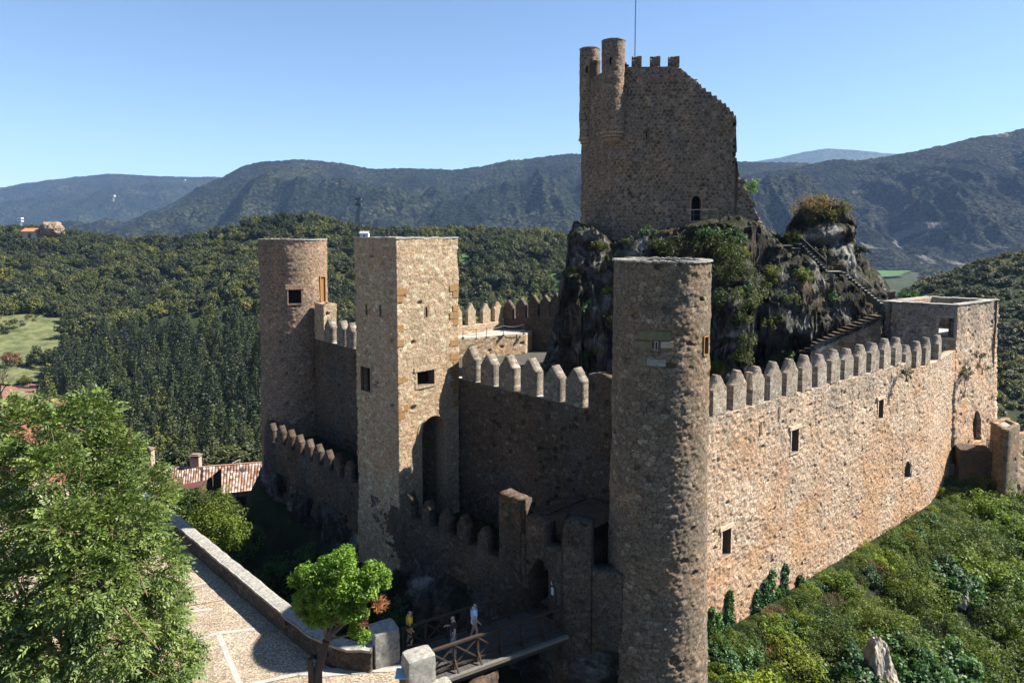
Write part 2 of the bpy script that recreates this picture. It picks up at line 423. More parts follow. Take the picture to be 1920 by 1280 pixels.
# ------------------------------------------------------------------ terrain
HULL = [(3.9, 28.3), (8.4, 28.6), (9.2, 31.8), (27.6, 46.6), (31.1, 49.4), (36.7, 55.0), (43.2, 59.7), (39, 68), (24, 86), (3, 93), (-14, 74), (-22.2, 62.5), (-20.7, 55.2), (-19.2, 51.0), (-6.1, 37.9)]
INNER = [(4.5, 34.5), (8, 32.5), (27.5, 48.5), (36, 58), (40, 62), (38, 68), (22, 85), (3, 91), (-10.5, 72), (-16.5, 60), (-5, 46), (-2, 42)]
PLAZA = [(-2.9, 24.6), (-4.3, 26.9), (-5.5, 25.9), (-7.1, 26.1), (-8.0, 26.7), (-9.8, 28.4), (-16.7, 35.3), (-22.2, 40.8), (-27, 45.5), (-34, 47), (-60, 47), (-60, 2), (-2, 2)]
def sdist(x, y, poly):
    d = np.full(x.shape, 1e9); n = len(poly)
    for i in range(n):
        ax, ay = poly[i]; bx, by = poly[(i+1) % n]; ex, ey = bx-ax, by-ay
        t = np.clip(((x-ax)*ex+(y-ay)*ey)/(ex*ex+ey*ey), 0, 1)
        d = np.minimum(d, np.hypot(x-ax-t*ex, y-ay-t*ey))
    return np.where(inpoly(x, y, poly), -d, d)
def pw(x, xs, ys): return np.interp(x, xs, ys)
def yx(px): return (px-960)/F*1.003
CR_X = [0, 60, 120, 180, 250, 330, 400, 430, 470, 550, 600, 640, 700, 800, 900, 1000, 1070, 1300, 1420, 1560, 1640, 1690, 1720, 1780, 1850, 1920, 2100]
CR_Y = [438, 440, 446, 456, 462, 458, 448, 440, 422, 416, 420, 430, 443, 440, 438, 446, 450, 470, 700, 700, 640, 560, 540, 515, 490, 472, 460]
def h_far(x, y):
    yy = np.maximum(y, 1.); a = x/yy; px = a/1.003*F+960
    left = 1-sstep(1200, 1400, px)
    yc = 300+190*left
    zc = (435-pw(px, CR_X, CR_Y))/F*yc
    zc = np.clip(zc, -78, 60)
    v0 = 165*left+105*(1-left); v1 = v0+20
    base = -60-6*(1-left)
    t = np.clip((y-v1)/(yc-v1), 0, 1)
    z = base+(zc-base)*(t**1.05*(1-.12*np.sin(t*3.1)))
    z = np.where(y < v1, base, z)
    back = sstep(0, 260, y-yc); z = np.where(y > yc, zc+(-88-zc)*back, z)
    n = fbm(x/70, y/70, 3., 4)*9*np.clip((y-v1)/120, 0, 1)*(1-.8*np.exp(-((y-yc)/40)**2)) + fbm(x/22, y/22, 1., 3)*1.6
    return z+n*np.clip(1-(y-yc-300)/900, .1, 1)
def H(x, y):
    x = np.asarray(x, float); y = np.asarray(y, float)
    d = sdist(x, y, HULL); a = x/np.maximum(y, 1)
    r = sstep(-.05, .25, a)
    dd = np.maximum(d, 0)
    near = -20.4-(.16*(1-r)+.43*r)*dd-2.8*(1-r)*sstep(0, 3, dd)-1.4*r*sstep(6, 9, dd+2.5*fbm(x/7, y/7, 2., 2))+fbm(x/6, y/6, 5., 4)*1.1*sstep(0, 2, dd)
    near = near-(1-r)*np.clip(1.3*(dd-.8), 0, 14)*sstep(46, 53, y)
    near = near+3.0*sstep(-1.0, -2.0, d)+3.4*sstep(-.5, -2, sdist(x, y, INNER))
    dp = sdist(x, y, PLAZA)
    near = np.where(dp < 6, near+(-18.3-near)*(1-sstep(0, 2.2, dp)), near)
    f = h_far(x, y); k = sstep(45, 120, d)*(y > 30)
    return near*(1-k)+f*k
def ground_at(px, py, zoff=0.):
    r = ray(px, py); t = 12*1.004**np.arange(1400)
    x, y, z = r[0]*t, r[1]*t, r[2]*t
    k = np.argmax(z < H(x, y)+zoff) or len(t)-1
    return Vector((x[k], y[k], z[k]-zoff))
def terrain():
    an = np.concatenate([np.linspace(-180, -62, 25)[:-1], np.linspace(-62, 62, 560), np.linspace(62, 180, 25)[1:]])*math.pi/180
    rr = np.concatenate([np.linspace(1, 18, 12)[:-1], np.linspace(18, 62, 200)[:-1], np.geomspace(62, 800, 270)[:-1], np.geomspace(800, 13000, 50)])
    A, R = np.meshgrid(an, rr, indexing='ij'); X = R*np.sin(A); Y = R*np.cos(A)
    Z = H(X, Y); Z = np.where(R < 2000, Z, -88)
    n1, n2 = A.shape; V = np.stack([X, Y, Z], -1).reshape(-1, 3); i = np.arange(n1*n2).reshape(n1, n2)
    Q = np.stack([i[:-1, :-1], i[:-1, 1:], i[1:, 1:], i[1:, :-1]], -1).reshape(-1, 4)
    m, n, b = newmat('hillside_ground', .95, .1); P = pos(n)
    c = ramp(n, noise(n, .05, 7, .7, P), [(.3, (.018, .026, .010)), (.5, (.030, .040, .016)), (.75, (.075, .072, .036))])
    c = mix(n, 1., c, ramp(n, noise(n, .9, 6, .8, P), [(.3, (.55,)*3), (.65, (1.25,)*3)]), 'MULTIPLY')
    n.links.new(c, b.inputs['Base Color']); bump(n, b, noise(n, 1.2, 8, .8, P), 1., .6)
    tag(link('ground', npmesh('ground', V, Q[:, ::-1]), None, [m], smooth=True), 'scrubby ground of the castle slope, valley and wooded hills', 'ground', kind='structure')
terrain()

def soil_mat(name, c1, c2, sc=.4):
    m, n, b = newmat(name, .95, .1); P = pos(n)
    c = mix(n, ramp(n, noise(n, sc, 7, .75, P), [(.35, 0.), (.65, 1.)]), c1, c2)
    n.links.new(c, b.inputs['Base Color']); bump(n, b, noise(n, sc*5, 5, .8, P), .6, .3); return m
def field(name, pxpoly, m, label, off=.5, flatz=None, step=3.):
    pts = [ground_at(*p) if flatz is None else at_z(*p, flatz) for p in pxpoly]; poly = [(p.x, p.y) for p in pts]
    x0, x1 = min(p[0] for p in poly), max(p[0] for p in poly); y0, y1 = min(p[1] for p in poly), max(p[1] for p in poly)
    nx, ny = max(6, int((x1-x0)/step)), max(6, int((y1-y0)/step)); gx, gy = np.linspace(x0, x1, nx+1), np.linspace(y0, y1, ny+1)
    X, Y = np.meshgrid(gx, gy, indexing='ij'); Z = (H(X, Y)+off) if flatz is None else np.full(X.shape, flatz)
    Xc, Yc = (X[1:, 1:]+X[:-1, :-1])/2, (Y[1:, 1:]+Y[:-1, :-1])/2
    K = inpoly(Xc+step*.8*fbm(Xc/9, Yc/9, 0, 2), Yc+step*.8*fbm(Xc/9, Yc/9, 5., 2), poly)
    i = np.arange((nx+1)*(ny+1)).reshape(nx+1, ny+1); q = np.stack([i[:-1, :-1], i[1:, :-1], i[1:, 1:], i[:-1, 1:]], -1)[K]
    tag(link(name, npmesh(name, np.stack([X, Y, Z], -1).reshape(-1, 3), q), None, [m], smooth=True), label, 'field', kind='structure')
    return poly
MEADOW_PX = [(-60, 600), (60, 592), (135, 600), (125, 640), (90, 690), (100, 722), (-60, 728)]
M_meadow = soil_mat('dry_meadow', (.035, .052, .018), (.15, .15, .07), .16); M_green = soil_mat('green_crop', (.045, .085, .03), (.06, .11, .035))
M_red = soil_mat('red_soil', (.15, .08, .055), (.21, .12, .085))
POLY_MEADOW = field('meadow', MEADOW_PX, M_meadow, 'pale dry meadow in a clearing of the left hillside')
POLY_RED = field('bare_soil', [(-60, 728), (60, 724), (95, 730), (92, 748), (40, 778), (30, 840), (-60, 850)], M_red, 'reddish bare soil below the meadow at the left edge')
POLY_G1 = field('green_field', [(1030, 516), (1046, 514), (1062, 545), (1050, 560), (1030, 552)], M_green, 'small bright green field beside the crag', .8)
POLY_G2 = field('green_field', [(1632, 495), (1660, 487), (1705, 490), (1712, 505), (1690, 516), (1640, 520)], M_green, 'green valley field between the crag and the right hillside', flatz=-84., step=12.)
POLY_G3 = field('green_field', [(855, 482), (870, 480), (900, 494), (890, 500), (860, 500)], M_green, 'small green clearing just right of the square tower', .8)

# ---- mountain ranges
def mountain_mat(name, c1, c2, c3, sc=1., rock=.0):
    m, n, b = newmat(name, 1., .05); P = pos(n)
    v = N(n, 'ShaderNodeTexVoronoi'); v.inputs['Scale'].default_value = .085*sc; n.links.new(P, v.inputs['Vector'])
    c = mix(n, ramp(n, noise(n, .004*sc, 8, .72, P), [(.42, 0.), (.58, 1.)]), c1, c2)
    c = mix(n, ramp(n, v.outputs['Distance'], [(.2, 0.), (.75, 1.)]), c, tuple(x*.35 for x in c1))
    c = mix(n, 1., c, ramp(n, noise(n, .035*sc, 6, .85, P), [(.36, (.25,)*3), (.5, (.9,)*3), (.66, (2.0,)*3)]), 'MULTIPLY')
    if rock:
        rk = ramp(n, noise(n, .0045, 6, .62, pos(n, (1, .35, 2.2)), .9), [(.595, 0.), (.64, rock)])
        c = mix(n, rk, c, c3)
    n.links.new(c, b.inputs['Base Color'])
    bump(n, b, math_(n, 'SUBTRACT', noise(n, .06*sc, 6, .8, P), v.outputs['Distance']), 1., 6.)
    return m
def range_(name, xs, ys, D0, D1, label, m, seed, gul=45., zb=-90., ny=150, dpx=2.2, tree=3.):
    px = np.arange(xs[0], xs[-1]+.1, dpx); a = (px-960)/F*1.003
    crest = (435-np.interp(px, xs, ys))/F*D1
    crest = crest+fbm(px/25, seed, 0., 4)*.0012*D1
    s = np.concatenate([np.linspace(0, 1, ny), 1+np.linspace(0, 1, 16)[1:]*.6])
    A_, S_ = np.meshgrid(a, s, indexing='ij'); Cr = np.repeat(crest[:, None], len(s), 1)
    Yd = D0+(D1-D0)*S_; X = A_*Yd
    up = np.where(S_ <= 1, np.clip(S_, 0, 1)**1.25, 1-(np.clip(S_-1, 0, 1)/.6)**1.4)
    env = np.clip(np.sin(np.clip(S_, 0, 1)*math.pi), 0, 1)**1.6
    g = fbm(X/(D1*.11), Yd/(D1*.3), seed, 5, seed, True)*gul*env+fbm(X/(D1*.03), Yd/(D1*.05), seed+3., 4, seed)*gul*.35*env
    Z = zb+(Cr-zb)*up+g+vnoise(X/9, Yd/9, 0., seed)*tree*(S_ < 1.2)
    n1, n2 = A_.shape; i = np.arange(n1*n2).reshape(n1, n2)
    Q = np.stack([i[:-1, :-1], i[1:, :-1], i[1:, 1:], i[:-1, 1:]], -1).reshape(-1, 4)
    tag(link(name, npmesh(name, np.stack([X, Yd, Z], -1).reshape(-1, 3), Q), None, [m], smooth=False), label, 'mountain', kind='structure')
MM = mountain_mat('wooded_mountain', (.009, .014, .009), (.040, .044, .024), (.17, .155, .13), 1., .0)
MR = mountain_mat('rocky_mountain', (.010, .013, .010), (.042, .042, .026), (.16, .145, .13), 1.4, .75)
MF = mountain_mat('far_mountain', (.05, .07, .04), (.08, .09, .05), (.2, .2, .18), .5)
range_('mountain', [-400, -200, 0, 60, 150, 210, 240, 300, 430, 520, 700], [372, 366, 355, 344, 333, 327, 328, 332, 333, 340, 360], 3200, 4800, 'long low wooded ridge at the left horizon', MM, 11, 150.)
range_('mountain', [40, 180, 250, 330, 380, 430, 460, 500, 560, 600, 640, 700, 760, 800, 850, 900, 950, 1000, 1060, 1120, 1200, 1300, 1380, 1440, 1500, 1600, 1700], [446, 436, 420, 380, 352, 330, 313, 304, 301, 303, 307, 318, 316, 318, 320, 315, 303, 298, 291, 289, 292, 300, 304, 305, 307, 320, 340], 1500, 2900, 'broad rounded wooded mountain behind the castle towers', MM, 23, 125.)
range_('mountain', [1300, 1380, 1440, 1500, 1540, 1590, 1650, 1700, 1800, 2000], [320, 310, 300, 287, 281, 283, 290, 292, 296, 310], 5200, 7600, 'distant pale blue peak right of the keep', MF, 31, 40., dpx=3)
range_('mountain', [1330, 1400, 1500, 1560, 1600, 1640, 1700, 1760, 1800, 1860, 1920, 2000, 2150, 2300], [345, 328, 312, 300, 302, 298, 287, 274, 263, 254, 240, 228, 215, 210], 1450, 2300, 'big wooded mountain with bare rock streaks at the right', MR, 47, 150., zb=-100., ny=240, dpx=1.8)

# ------------------------------------------------------------------ castle walls
ZT = -9.03
W0 = Vector((3.2, 35.0)); wf = Vector((.70, -.714)).normalized()
TN = Vector((-6.5, 38.3)); tf = Vector((.715, .70)); tl = Vector((-.70, .714))
TL = TN+tl*4.35; TR = TN+tf*4.5; TB = TL+tf*4.5
# square gate tower -------------------------------------------------
sq = Path([TL, TN, TR, TB], True)
def wp(path, *pxs): return [path.hit(*p)[1:3] for p in pxs]
def pxrect(path, x0, y0, x1, y1):
    a = path.hit((x0+x1)/2, (y0+y1)/2); l = path.hit(x0, (y0+y1)/2); r = path.hit(x1, (y0+y1)/2)
    t = path.hit((x0+x1)/2, y0); b = path.hit((x0+x1)/2, y1)
    return rect(l[1], r[1], b[2], t[2])
ztq = at_y(742, 447, TN.y).z
o_sq = []
q_win = pxrect(sq, 782, 695, 814, 722); q_slit = pxrect(sq, 797, 575, 801, 595)
q_s1 = pxrect(sq, 686, 570, 689, 590); q_s2 = pxrect(sq, 712, 572, 715, 594); q_rec = pxrect(sq, 677, 688, 695, 733)
al = sq.hit(791, 860)[1]; ar = sq.hit(834, 860)[1]; at_top = sq.hit(812, 779)[2]
q_arch = archpoly((al+ar)/2, ar-al, -19, at_top-.9, at_top, pointed=False)
def flare(z0, k, p=1.6): return lambda Z: k*np.maximum(0, (z0-Z)/8.)**p
o = wall('square_gate_tower', sq, -24, ztq, .065, .7, (.36, .21), .032, [M_square], None, 3, missing=.008,
         holes=[grow(q_win, .1), grow(q_slit, .06), grow(q_s1, .06), grow(q_s2, .06), grow(q_rec, .08), grow(q_arch, .07)], batter=flare(-16, .5))
tag(o, 'tall square gate tower with an arched doorway and a small sunlit window', 'tower'); SQT = o
for q in (q_win,): niche('window', o, sq, q, .6, .14, .035, [M_square], lintel=.25)
niche('window', o, sq, q_rec, .35, .14, .03, [M_square])
for q in (q_slit, q_s1, q_s2): niche('arrow_slit', o, sq, q, .4, .05, .03, [M_square])
niche('gate_arch', o, sq, q_arch, .85, .3, .04, [M_square], back=False)
# ochre quoins up the two visible corners
for k, zz in enumerate(np.arange(-10.5, -3.2, .42)):
    for (c, dd) in ((TR, -tf), (TN, tf)):
        if random.random() < (.6 if c is TR else .22):
            ln = .34 if k % 2 else .22
            p = c+dd*(ln+.0)*1; m = MB(); m.box((p.x+.02*tf.y-.0, p.y-.02*tf.x, zz), Vector((tf.x, tf.y, 0))*ln, Vector((tf.y, -tf.x, 0))*.015, (0, 0, .19)); m.build('corner_quoin', [M_ochre], o)
def roofcap(name, pts, z, m_, parent, th=.12):
    mb = MB(); c = Vector((sum(p[0] for p in pts)/len(pts), sum(p[1] for p in pts)/len(pts), z))
    for i in range(len(pts)):
        a, b_ = pts[i], pts[(i+1) % len(pts)]
        mb.quad((a[0], a[1], z), (b_[0], b_[1], z), c, c)
    return mb.build(name, m_, parent)
roofcap('roof_deck', [tuple(p) for p in (TL+tf*.3-tl*.3, TN+tf*.3+tl*.3, TR-tf*.3+tl*.3, TB-tf*.3-tl*.3)], ztq-1.1, [M_cap], o)
def coping(name, path, z, width, th, parent, out=.05, m_=None, res=.5):
    us, P, Nn = path.sample(res); mb = MB()
    for i in range(len(us)-1):
        a0, a1 = P[i]+Nn[i]*out, P[i+1]+Nn[i+1]*out; b0, b1 = P[i]-Nn[i]*width, P[i+1]-Nn[i+1]*width
        zz = z+.03*random.uniform(-1, 1)
        mb.quad((*a0, zz), (*a1, zz), (*b1, zz), (*b0, zz)); mb.quad((*a0, zz-th), (*a1, zz-th), (*a1, zz), (*a0, zz)); mb.quad((*b1, zz-th), (*b0, zz-th), (*b0, zz), (*b1, zz))
    return mb.build(name, [m_ or M_cap], parent)
coping('coping', sq, ztq+.05, .66, .08, o, .04)

# merlons ------------------------------------------------------------
def merlon_mesh(w_, h, th, seed, m_):
    rr_ = random.Random(seed); c1, c2 = rr_.uniform(.0, .08), rr_.uniform(.0, .08)
    p = Path([(-w_/2, 0), (0, 0), (w_/2, 0)])
    hs = h*.69
    ob = wall('merlon', p, 0, h, .045, th, (.3, .2), .01, m_, None, seed, ztop=lambda u: h-(h-hs)*min(1., abs(u-w_/2)/(w_/2-.04))-(c1 if u < w_*.3 else 0)-(c2 if u > w_*.75 else 0), missing=.0, rough=.008, rag=.03)
    me = ob.data; bpy.data.objects.remove(ob); return me
MERL = {}
def merlon(parent, x, y, z, dirv, w_=.98, h=2.0, th=.55, mat=None, label=None, flat=False):
    key = (round(w_, 2), round(h, 2), th, mat.name)
    if key not in MERL: MERL[key] = [merlon_mesh(w_, h, th, 40+k, [mat]) for k in range(7)]
    o = bpy.data.objects.new('merlon', random.choice(MERL[key])); C.objects.link(o); o.parent = parent
    pl = Vector(parent.location) if parent else Vector()
    o.location = Vector((x, y, z))-pl; o.rotation_euler = (random.uniform(-.01, .01), random.uniform(-.02, .02), math.atan2(dirv.y, dirv.x)+random.uniform(-.02, .02))
    o.scale = (random.uniform(.92, 1.06), 1, random.uniform(.92, 1.05))
    return o

# front curtain wall --------------------------------------------------
fw_a = W0-wf*9.7; fw_b = W0+wf*5.4
fw = Path([fw_a, W0, fw_b])
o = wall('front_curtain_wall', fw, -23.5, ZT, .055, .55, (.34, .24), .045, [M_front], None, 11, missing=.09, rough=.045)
tag(o, 'shaded curtain wall with pointed merlons between the square and front round towers', 'castle wall')
mb = MB(); ib = Vector((.714, .70)); mid = (fw_a+fw_b)/2+ib*1.55
mb.box((mid.x, mid.y, -17), Vector((wf.x, wf.y, 0))*(fw_b-fw_a).length/2, Vector((ib.x, ib.y, 0))*.95, (0, 0, 6.6)); mb.build('wall_walk', [M_greystone], o)
FRONT_M = [(878, 714), (912, 722), (948, 731), (990, 741), (1033, 750), (1075, 761)]
for (x, y) in FRONT_M:
    h_ = fw.hit(x, y); p, n = fw.at(h_[1]); merlon(o, p.x, p.y, ZT-.02, wf, 1.12, 2.02, .62, mat=M_merlon)
# raised stretch next to the round tower
u0 = fw.hit(1103, 750)[1]
rz_ = Path([fw.at(u0)[0], fw.at(fw.L)[0]])
r_ = wall('raised_parapet', rz_, ZT-.02, -7.1, .06, .5, (.34, .24), .03, [M_front], o, 17, rag=.15)
mb = MB(); p = fw.at(fw.hit(1139, 700)[1])[0]+ib*.8
mb.box((p.x, p.y, -7.3), (.16, 0, 0), (0, .16, 0), (0, 0, 1.5)); mb.build('stone_post', [M_greystone], o)
coping('coping', fw, ZT+.02, .5, .05, o, -.06)

# front round tower ----------------------------------------------------
FT = Vector((6.5, 29.6)); FR = 2.07
ft = circle(FT.x, FT.y, FR, 130, .3)
zft = at_y(1240, 490, FT.y-FR*.6).z
q_l = pxrect(ft, 1229.5, 641, 1232, 655)
q_r = pxrect(ft, 1319, 632, 1326, 664)
o = wall('round_corner_tower', ft, -26, zft, .05, .5, (.34, .22), .034, [M_tower], None, 21, missing=.03, rough=.035,
         holes=[grow(q_l, .05), grow(q_r, .08)], batter=flare(-9, .16, 1.3), rag=.02)
tag(o, 'tall round corner tower nearest the camera, half in sun, with a small loophole', 'tower')
niche('arrow_slit', o, ft, q_l, .35, .05, .06, [M_greystone])
niche('window', o, ft, q_r, .45, .05, .05, [M_ochre])
def tower_block(x0, y0, x1, y1, path, m_, parent, proud=.05, nm='dressed_block'):
    q = pxrect(path, x0, y0, x1, y1); u0, u1 = q[0][0], q[1][0]; z0, z1 = q[0][1], q[2][1]; mb = MB(); k = max(1, int((u1-u0)/.2))
    for i in range(k):
        ua, ub = u0+(u1-u0)*i/k, u0+(u1-u0)*(i+1)/k; (pa, na), (pb, nb) = path.at(ua), path.at(ub)
        A, B_ = pa+na*proud, pb+nb*proud; A2, B2 = pa-na*.1, pb-nb*.1
        mb.quad((*A, z0), (*B_, z0), (*B_, z1), (*A, z1)); mb.quad((*A, z1), (*B_, z1), (*B2, z1), (*A2, z1)); mb.quad((*A2, z0), (*B2, z0), (*B_, z0), (*A, z0))
        if i == 0: mb.quad((*A2, z0), (*A, z0), (*A, z1), (*A2, z1))
        if i == k-1: mb.quad((*B_, z0), (*B2, z0), (*B2, z1), (*B_, z1))
    mb.build(nm, [m_], parent)
M_yellowstone = flat_mat('yellow_lintel', (.17, .15, .085), .45, 4)
tower_block(1199, 622, 1258, 637, ft, M_yellowstone, o); tower_block(1187, 640, 1223, 652, ft, M_yellowstone, o, .06); tower_block(1239, 640, 1262, 652, ft, M_ashlar, o, .06)
tower_block(1196, 672, 1212, 688, ft, M_yellowstone, o, .06); tower_block(1213, 673, 1248, 686, ft, M_greystone, o, .06)
coping('coping', ft, zft+.04, .45, .07, o, .06, res=.2)
roofcap('roof_deck', [(FT.x+1.6*math.cos(i*.3927), FT.y+1.6*math.sin(i*.3927)) for i in range(16)], zft-1.2, [M_cap], o)

# left wall and left round tower ----------------------------------------
LT = Vector((-19.05, 59.5)); LR = 2.82
lt = circle(LT.x, LT.y, LR, 120, .3)
zlt = at_y(551, 449, 57.5).z
q_w = pxrect(lt, 541, 543, 565, 569); q_d = pxrect(lt, 600.5, 519, 608.5, 566)
o = wall('round_rear_tower', lt, -25, zlt, .075, .5, (.40, .26), .035, [M_round], None, 31, missing=.015, rough=.04, holes=[grow(q_w, .1), grow(q_d, .1)], batter=flare(-8, .14, 1.2), regular=1)
tag(o, 'round tower at the left end of the castle with a brown door', 'tower')
niche('window', o, lt, q_w, .5, .1, .07, [M_round], lintel=.4)
d = niche('door_frame', o, lt, q_d, .12, .1, .07, [M_ochre], back=False)
u_ = (q_d[0][0]+q_d[1][0])/2; p, n = lt.at(u_); mb = MB(); t2 = Vector((-n.y, n.x, 0)); hh = (q_d[2][1]-q_d[0][1])/2
hw = (q_d[1][0]-q_d[0][0])/2
for k in range(6):
    mb.box((p.x-n.x*.1, p.y-n.y*.1, q_d[0][1]+hh)+Vector(()) if False else Vector((p.x-n.x*.1, p.y-n.y*.1, q_d[0][1]+hh))+t2*(hw*2*(k+.5)/6-hw), t2*hw/6*.94, Vector((n.x, n.y, 0))*.03, (0, 0, hh))
mb.build('door', [flat_mat('varnished_door', (.28, .12, .04), .4, 8)], o)
coping('coping', lt, zlt+.04, .45, .08, o, .07, res=.25)
roofcap('roof_deck', [(LT.x+2*math.cos(i*.3927), LT.y+2*math.sin(i*.3927)) for i in range(16)], zlt-1.0, [M_cap], o)
mb = MB(); mb.tube([(LT.x-1, LT.y-.3, zlt), (LT.x-1, LT.y-.3, zlt+.35)], .03, 6); mb.tube([(LT.x+.9, LT.y-.3, zlt), (LT.x+.9, LT.y-.3, zlt+.35)], .03, 6); mb.bar((LT.x-1, LT.y-.3, zlt+.35), (LT.x+.9, LT.y-.3, zlt+.35), .04)
mb.build('safety_rail', [M_iron], o)

la = Vector((-17.3, 58.1)); lb = Vector((-5.7, 44.75)); ld = (lb-la).normalized()
lw = Path([la, lb])
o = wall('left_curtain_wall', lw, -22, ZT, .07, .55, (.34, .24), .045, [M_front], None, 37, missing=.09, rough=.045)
tag(o, 'shaded curtain wall between the left round tower and the square gate tower', 'castle wall')
li = Vector((-ld.y, ld.x)); mid = (la+lb)/2+li*1.6
mb = MB(); mb.box((mid.x, mid.y, -17), Vector((ld.x, ld.y, 0))*(lb-la).length/2, Vector((li.x, li.y, 0))*.95, (0, 0, 6.6)); mb.build('wall_walk', [M_greystone], o)
for (x, y) in ((615, 641), (638, 648), (655, 652)):
    h_ = lw.hit(x, y); p, n = lw.at(h_[1]); merlon(o, p.x, p.y, ZT-.02, ld, 1.05, 2.0, .62, mat=M_merlon)
ua, ub = lw.hit(590, 620), lw.hit(607, 620)
if ua is None: ua = (0, 0.3, 0, 0)
li_ = Vector((-ld.y, ld.x))
p0_, p1_ = lw.at(ua[1])[0], lw.at(ub[1])[0]; rp = Path([p0_, p1_, p1_+li_*1.2, p0_+li_*1.2], True)
wall('raised_parapet', rp, ZT-.02, at_y(598, 569, 57.0).z, .07, .3, (.34, .24), .03, [M_square], o, 39)
coping('coping', lw, ZT+.02, .5, .05, o, -.06)

# right curtain wall -----------------------------------------------------
ra = Vector((7.4, 30.98)); rb = Vector((27.4, 46.84)); rc = Vector((30.85, 49.6)); rd = Vector((36.36, 55.37))
P3_ = Vector((42.8, 59.77)); P1_ = Vector((31.85, 58.38)); P4_ = P1_+P3_-rd
rw = Path([ra, rb, rc, rd])
def RW_ztop(u): return ZT if u < rw.cum[1]-.1 else (-9.65)
wins = [((1483, 805, 1496, 847), 'r'), ((1646, 749, 1655, 784), 'r'), ((1353, 992, 1369, 1040), 'r'), ((1777, 836, 1785, 864), 'r'),
        ((1694, 864, 1706, 896), 'a'), ((1819, 769, 1829, 822), 'p')]
holes = []; WN = []
for (q, k) in wins:
    c0 = rw if q[0] < 1760 else None
    if c0 is None: continue
    g = pxrect(rw, *q)
    if k == 'a': g = archpoly((g[0][0]+g[1][0])/2, g[1][0]-g[0][0], g[0][1], g[2][1]-.5, g[2][1])
    WN.append((g, k)); holes.append(grow(g, .07))
loops = [(1409, 699, 728), (1427, 790, 815), (1462, 762, 786), (1540, 742, 762), (1577, 728, 746), (1630, 716, 733), (1672, 702, 716), (1708, 704, 718)]
o = wall('sunlit_curtain_wall', rw, -25, ZT, .055, .6, (.21, .15), .042, [M_wall], None, 51, ztop=RW_ztop, holes=holes+[rect(rw.hit(x, a)[1]-.05, rw.hit(x, a)[1]+.05, rw.hit(x, b_)[2], rw.hit(x, a)[2]) for x, a, b_ in loops], missing=.008, rough=.05, batter=flare(-12, .12, 1.3))
tag(o, 'long sunlit curtain wall with pointed merlons and small windows running back from the front round tower', 'castle wall'); RW = o
for g, k in WN: niche('window', o, rw, g, .55, .2 if k == 'a' else .1, .05, [M_wall if k != 'a' else flat_mat('pale_window_surround', (.62, .56, .46), .2, 3)], lintel=0 if k == 'a' else .22)
for x, a, b_ in loops:
    h1 = rw.hit(x, a); h2 = rw.hit(x, b_); niche('arrow_slit', o, rw, rect(h1[1]-.04, h1[1]+.04, h2[2], h1[2]), .4, .03, .03, [M_wall])
RM = [(1349, 770), (1386, 767), (1421, 757), (1454, 748), (1484, 740), (1513, 731), (1541, 723), (1566, 717), (1591, 711), (1616, 704), (1640, 697), (1663, 690), (1684, 684), (1703, 684), (1722, 688), (1739, 683), (1762, 674)]
for (x, y) in RM:
    u = rw.hit(x, y)[1]; p, n = rw.at(u); dv = Vector((-n.y, n.x))
    low = u > rw.cum[1]-.1
    merlon(o, p.x, p.y, (-9.67 if low else ZT-.02), dv, (1.12 if not low else 1.0), 2.0 if not low else 1.95, .45, mat=M_wallmerlon)
rdv = (rb-ra).normalized(); ri = Vector((-rdv.y, rdv.x)); mid = (ra+rb)/2+ri*1.6
mb = MB(); mb.box((mid.x, mid.y, -17), Vector((rdv.x, rdv.y, 0))*(rb-ra).length/2, Vector((ri.x, ri.y, 0))*.95, (0, 0, 6.5)); mb.build('wall_walk', [M_greystone], o)
coping('coping', Path([ra, rb]), ZT+.02, .55, .05, o, -.08, M_greystone)

# bastion ------------------------------------------------------------------
ZB = -5.94
bp = Path([P1_, rd, P3_, P4_], True)
g_p = pxrect(bp, 1818, 770, 1830, 822); g_p = archpoly((g_p[0][0]+g_p[1][0])/2, g_p[1][0]-g_p[0][0], g_p[0][1], g_p[2][1]-.9, g_p[2][1])
g_s = pxrect(bp, 1777, 836, 1784, 864)
g_o = pxrect(bp, 1760, 596, 1789, 632)
o = wall('corner_bastion', bp, -25, ZB, .09, .65, (.32, .22), .045, [M_wall], None, 61, holes=[grow(g_p, .1), grow(g_o, .1), grow(g_s, .1)], batter=flare(-9, .32, 1.4), missing=.03, rough=.06)
tag(o, 'square open-topped bastion at the far right corner of the castle', 'bastion')
niche('window', o, bp, g_p, .5, .12, .05, [M_wall]); niche('window', o, bp, g_s, .5, .12, .05, [M_wall]); niche('doorway', o, bp, g_o, .66, .22, .03, [M_wall], back=False)
roofcap('terrace_floor', [tuple(p) for p in (P1_, rd, P3_, P4_)], ZB-2.6, [M_cap], o)
coping('coping', bp, ZB+.05, .6, .07, o, .06, M_cap)
# shaft of small niche further along the wall -------------------------------

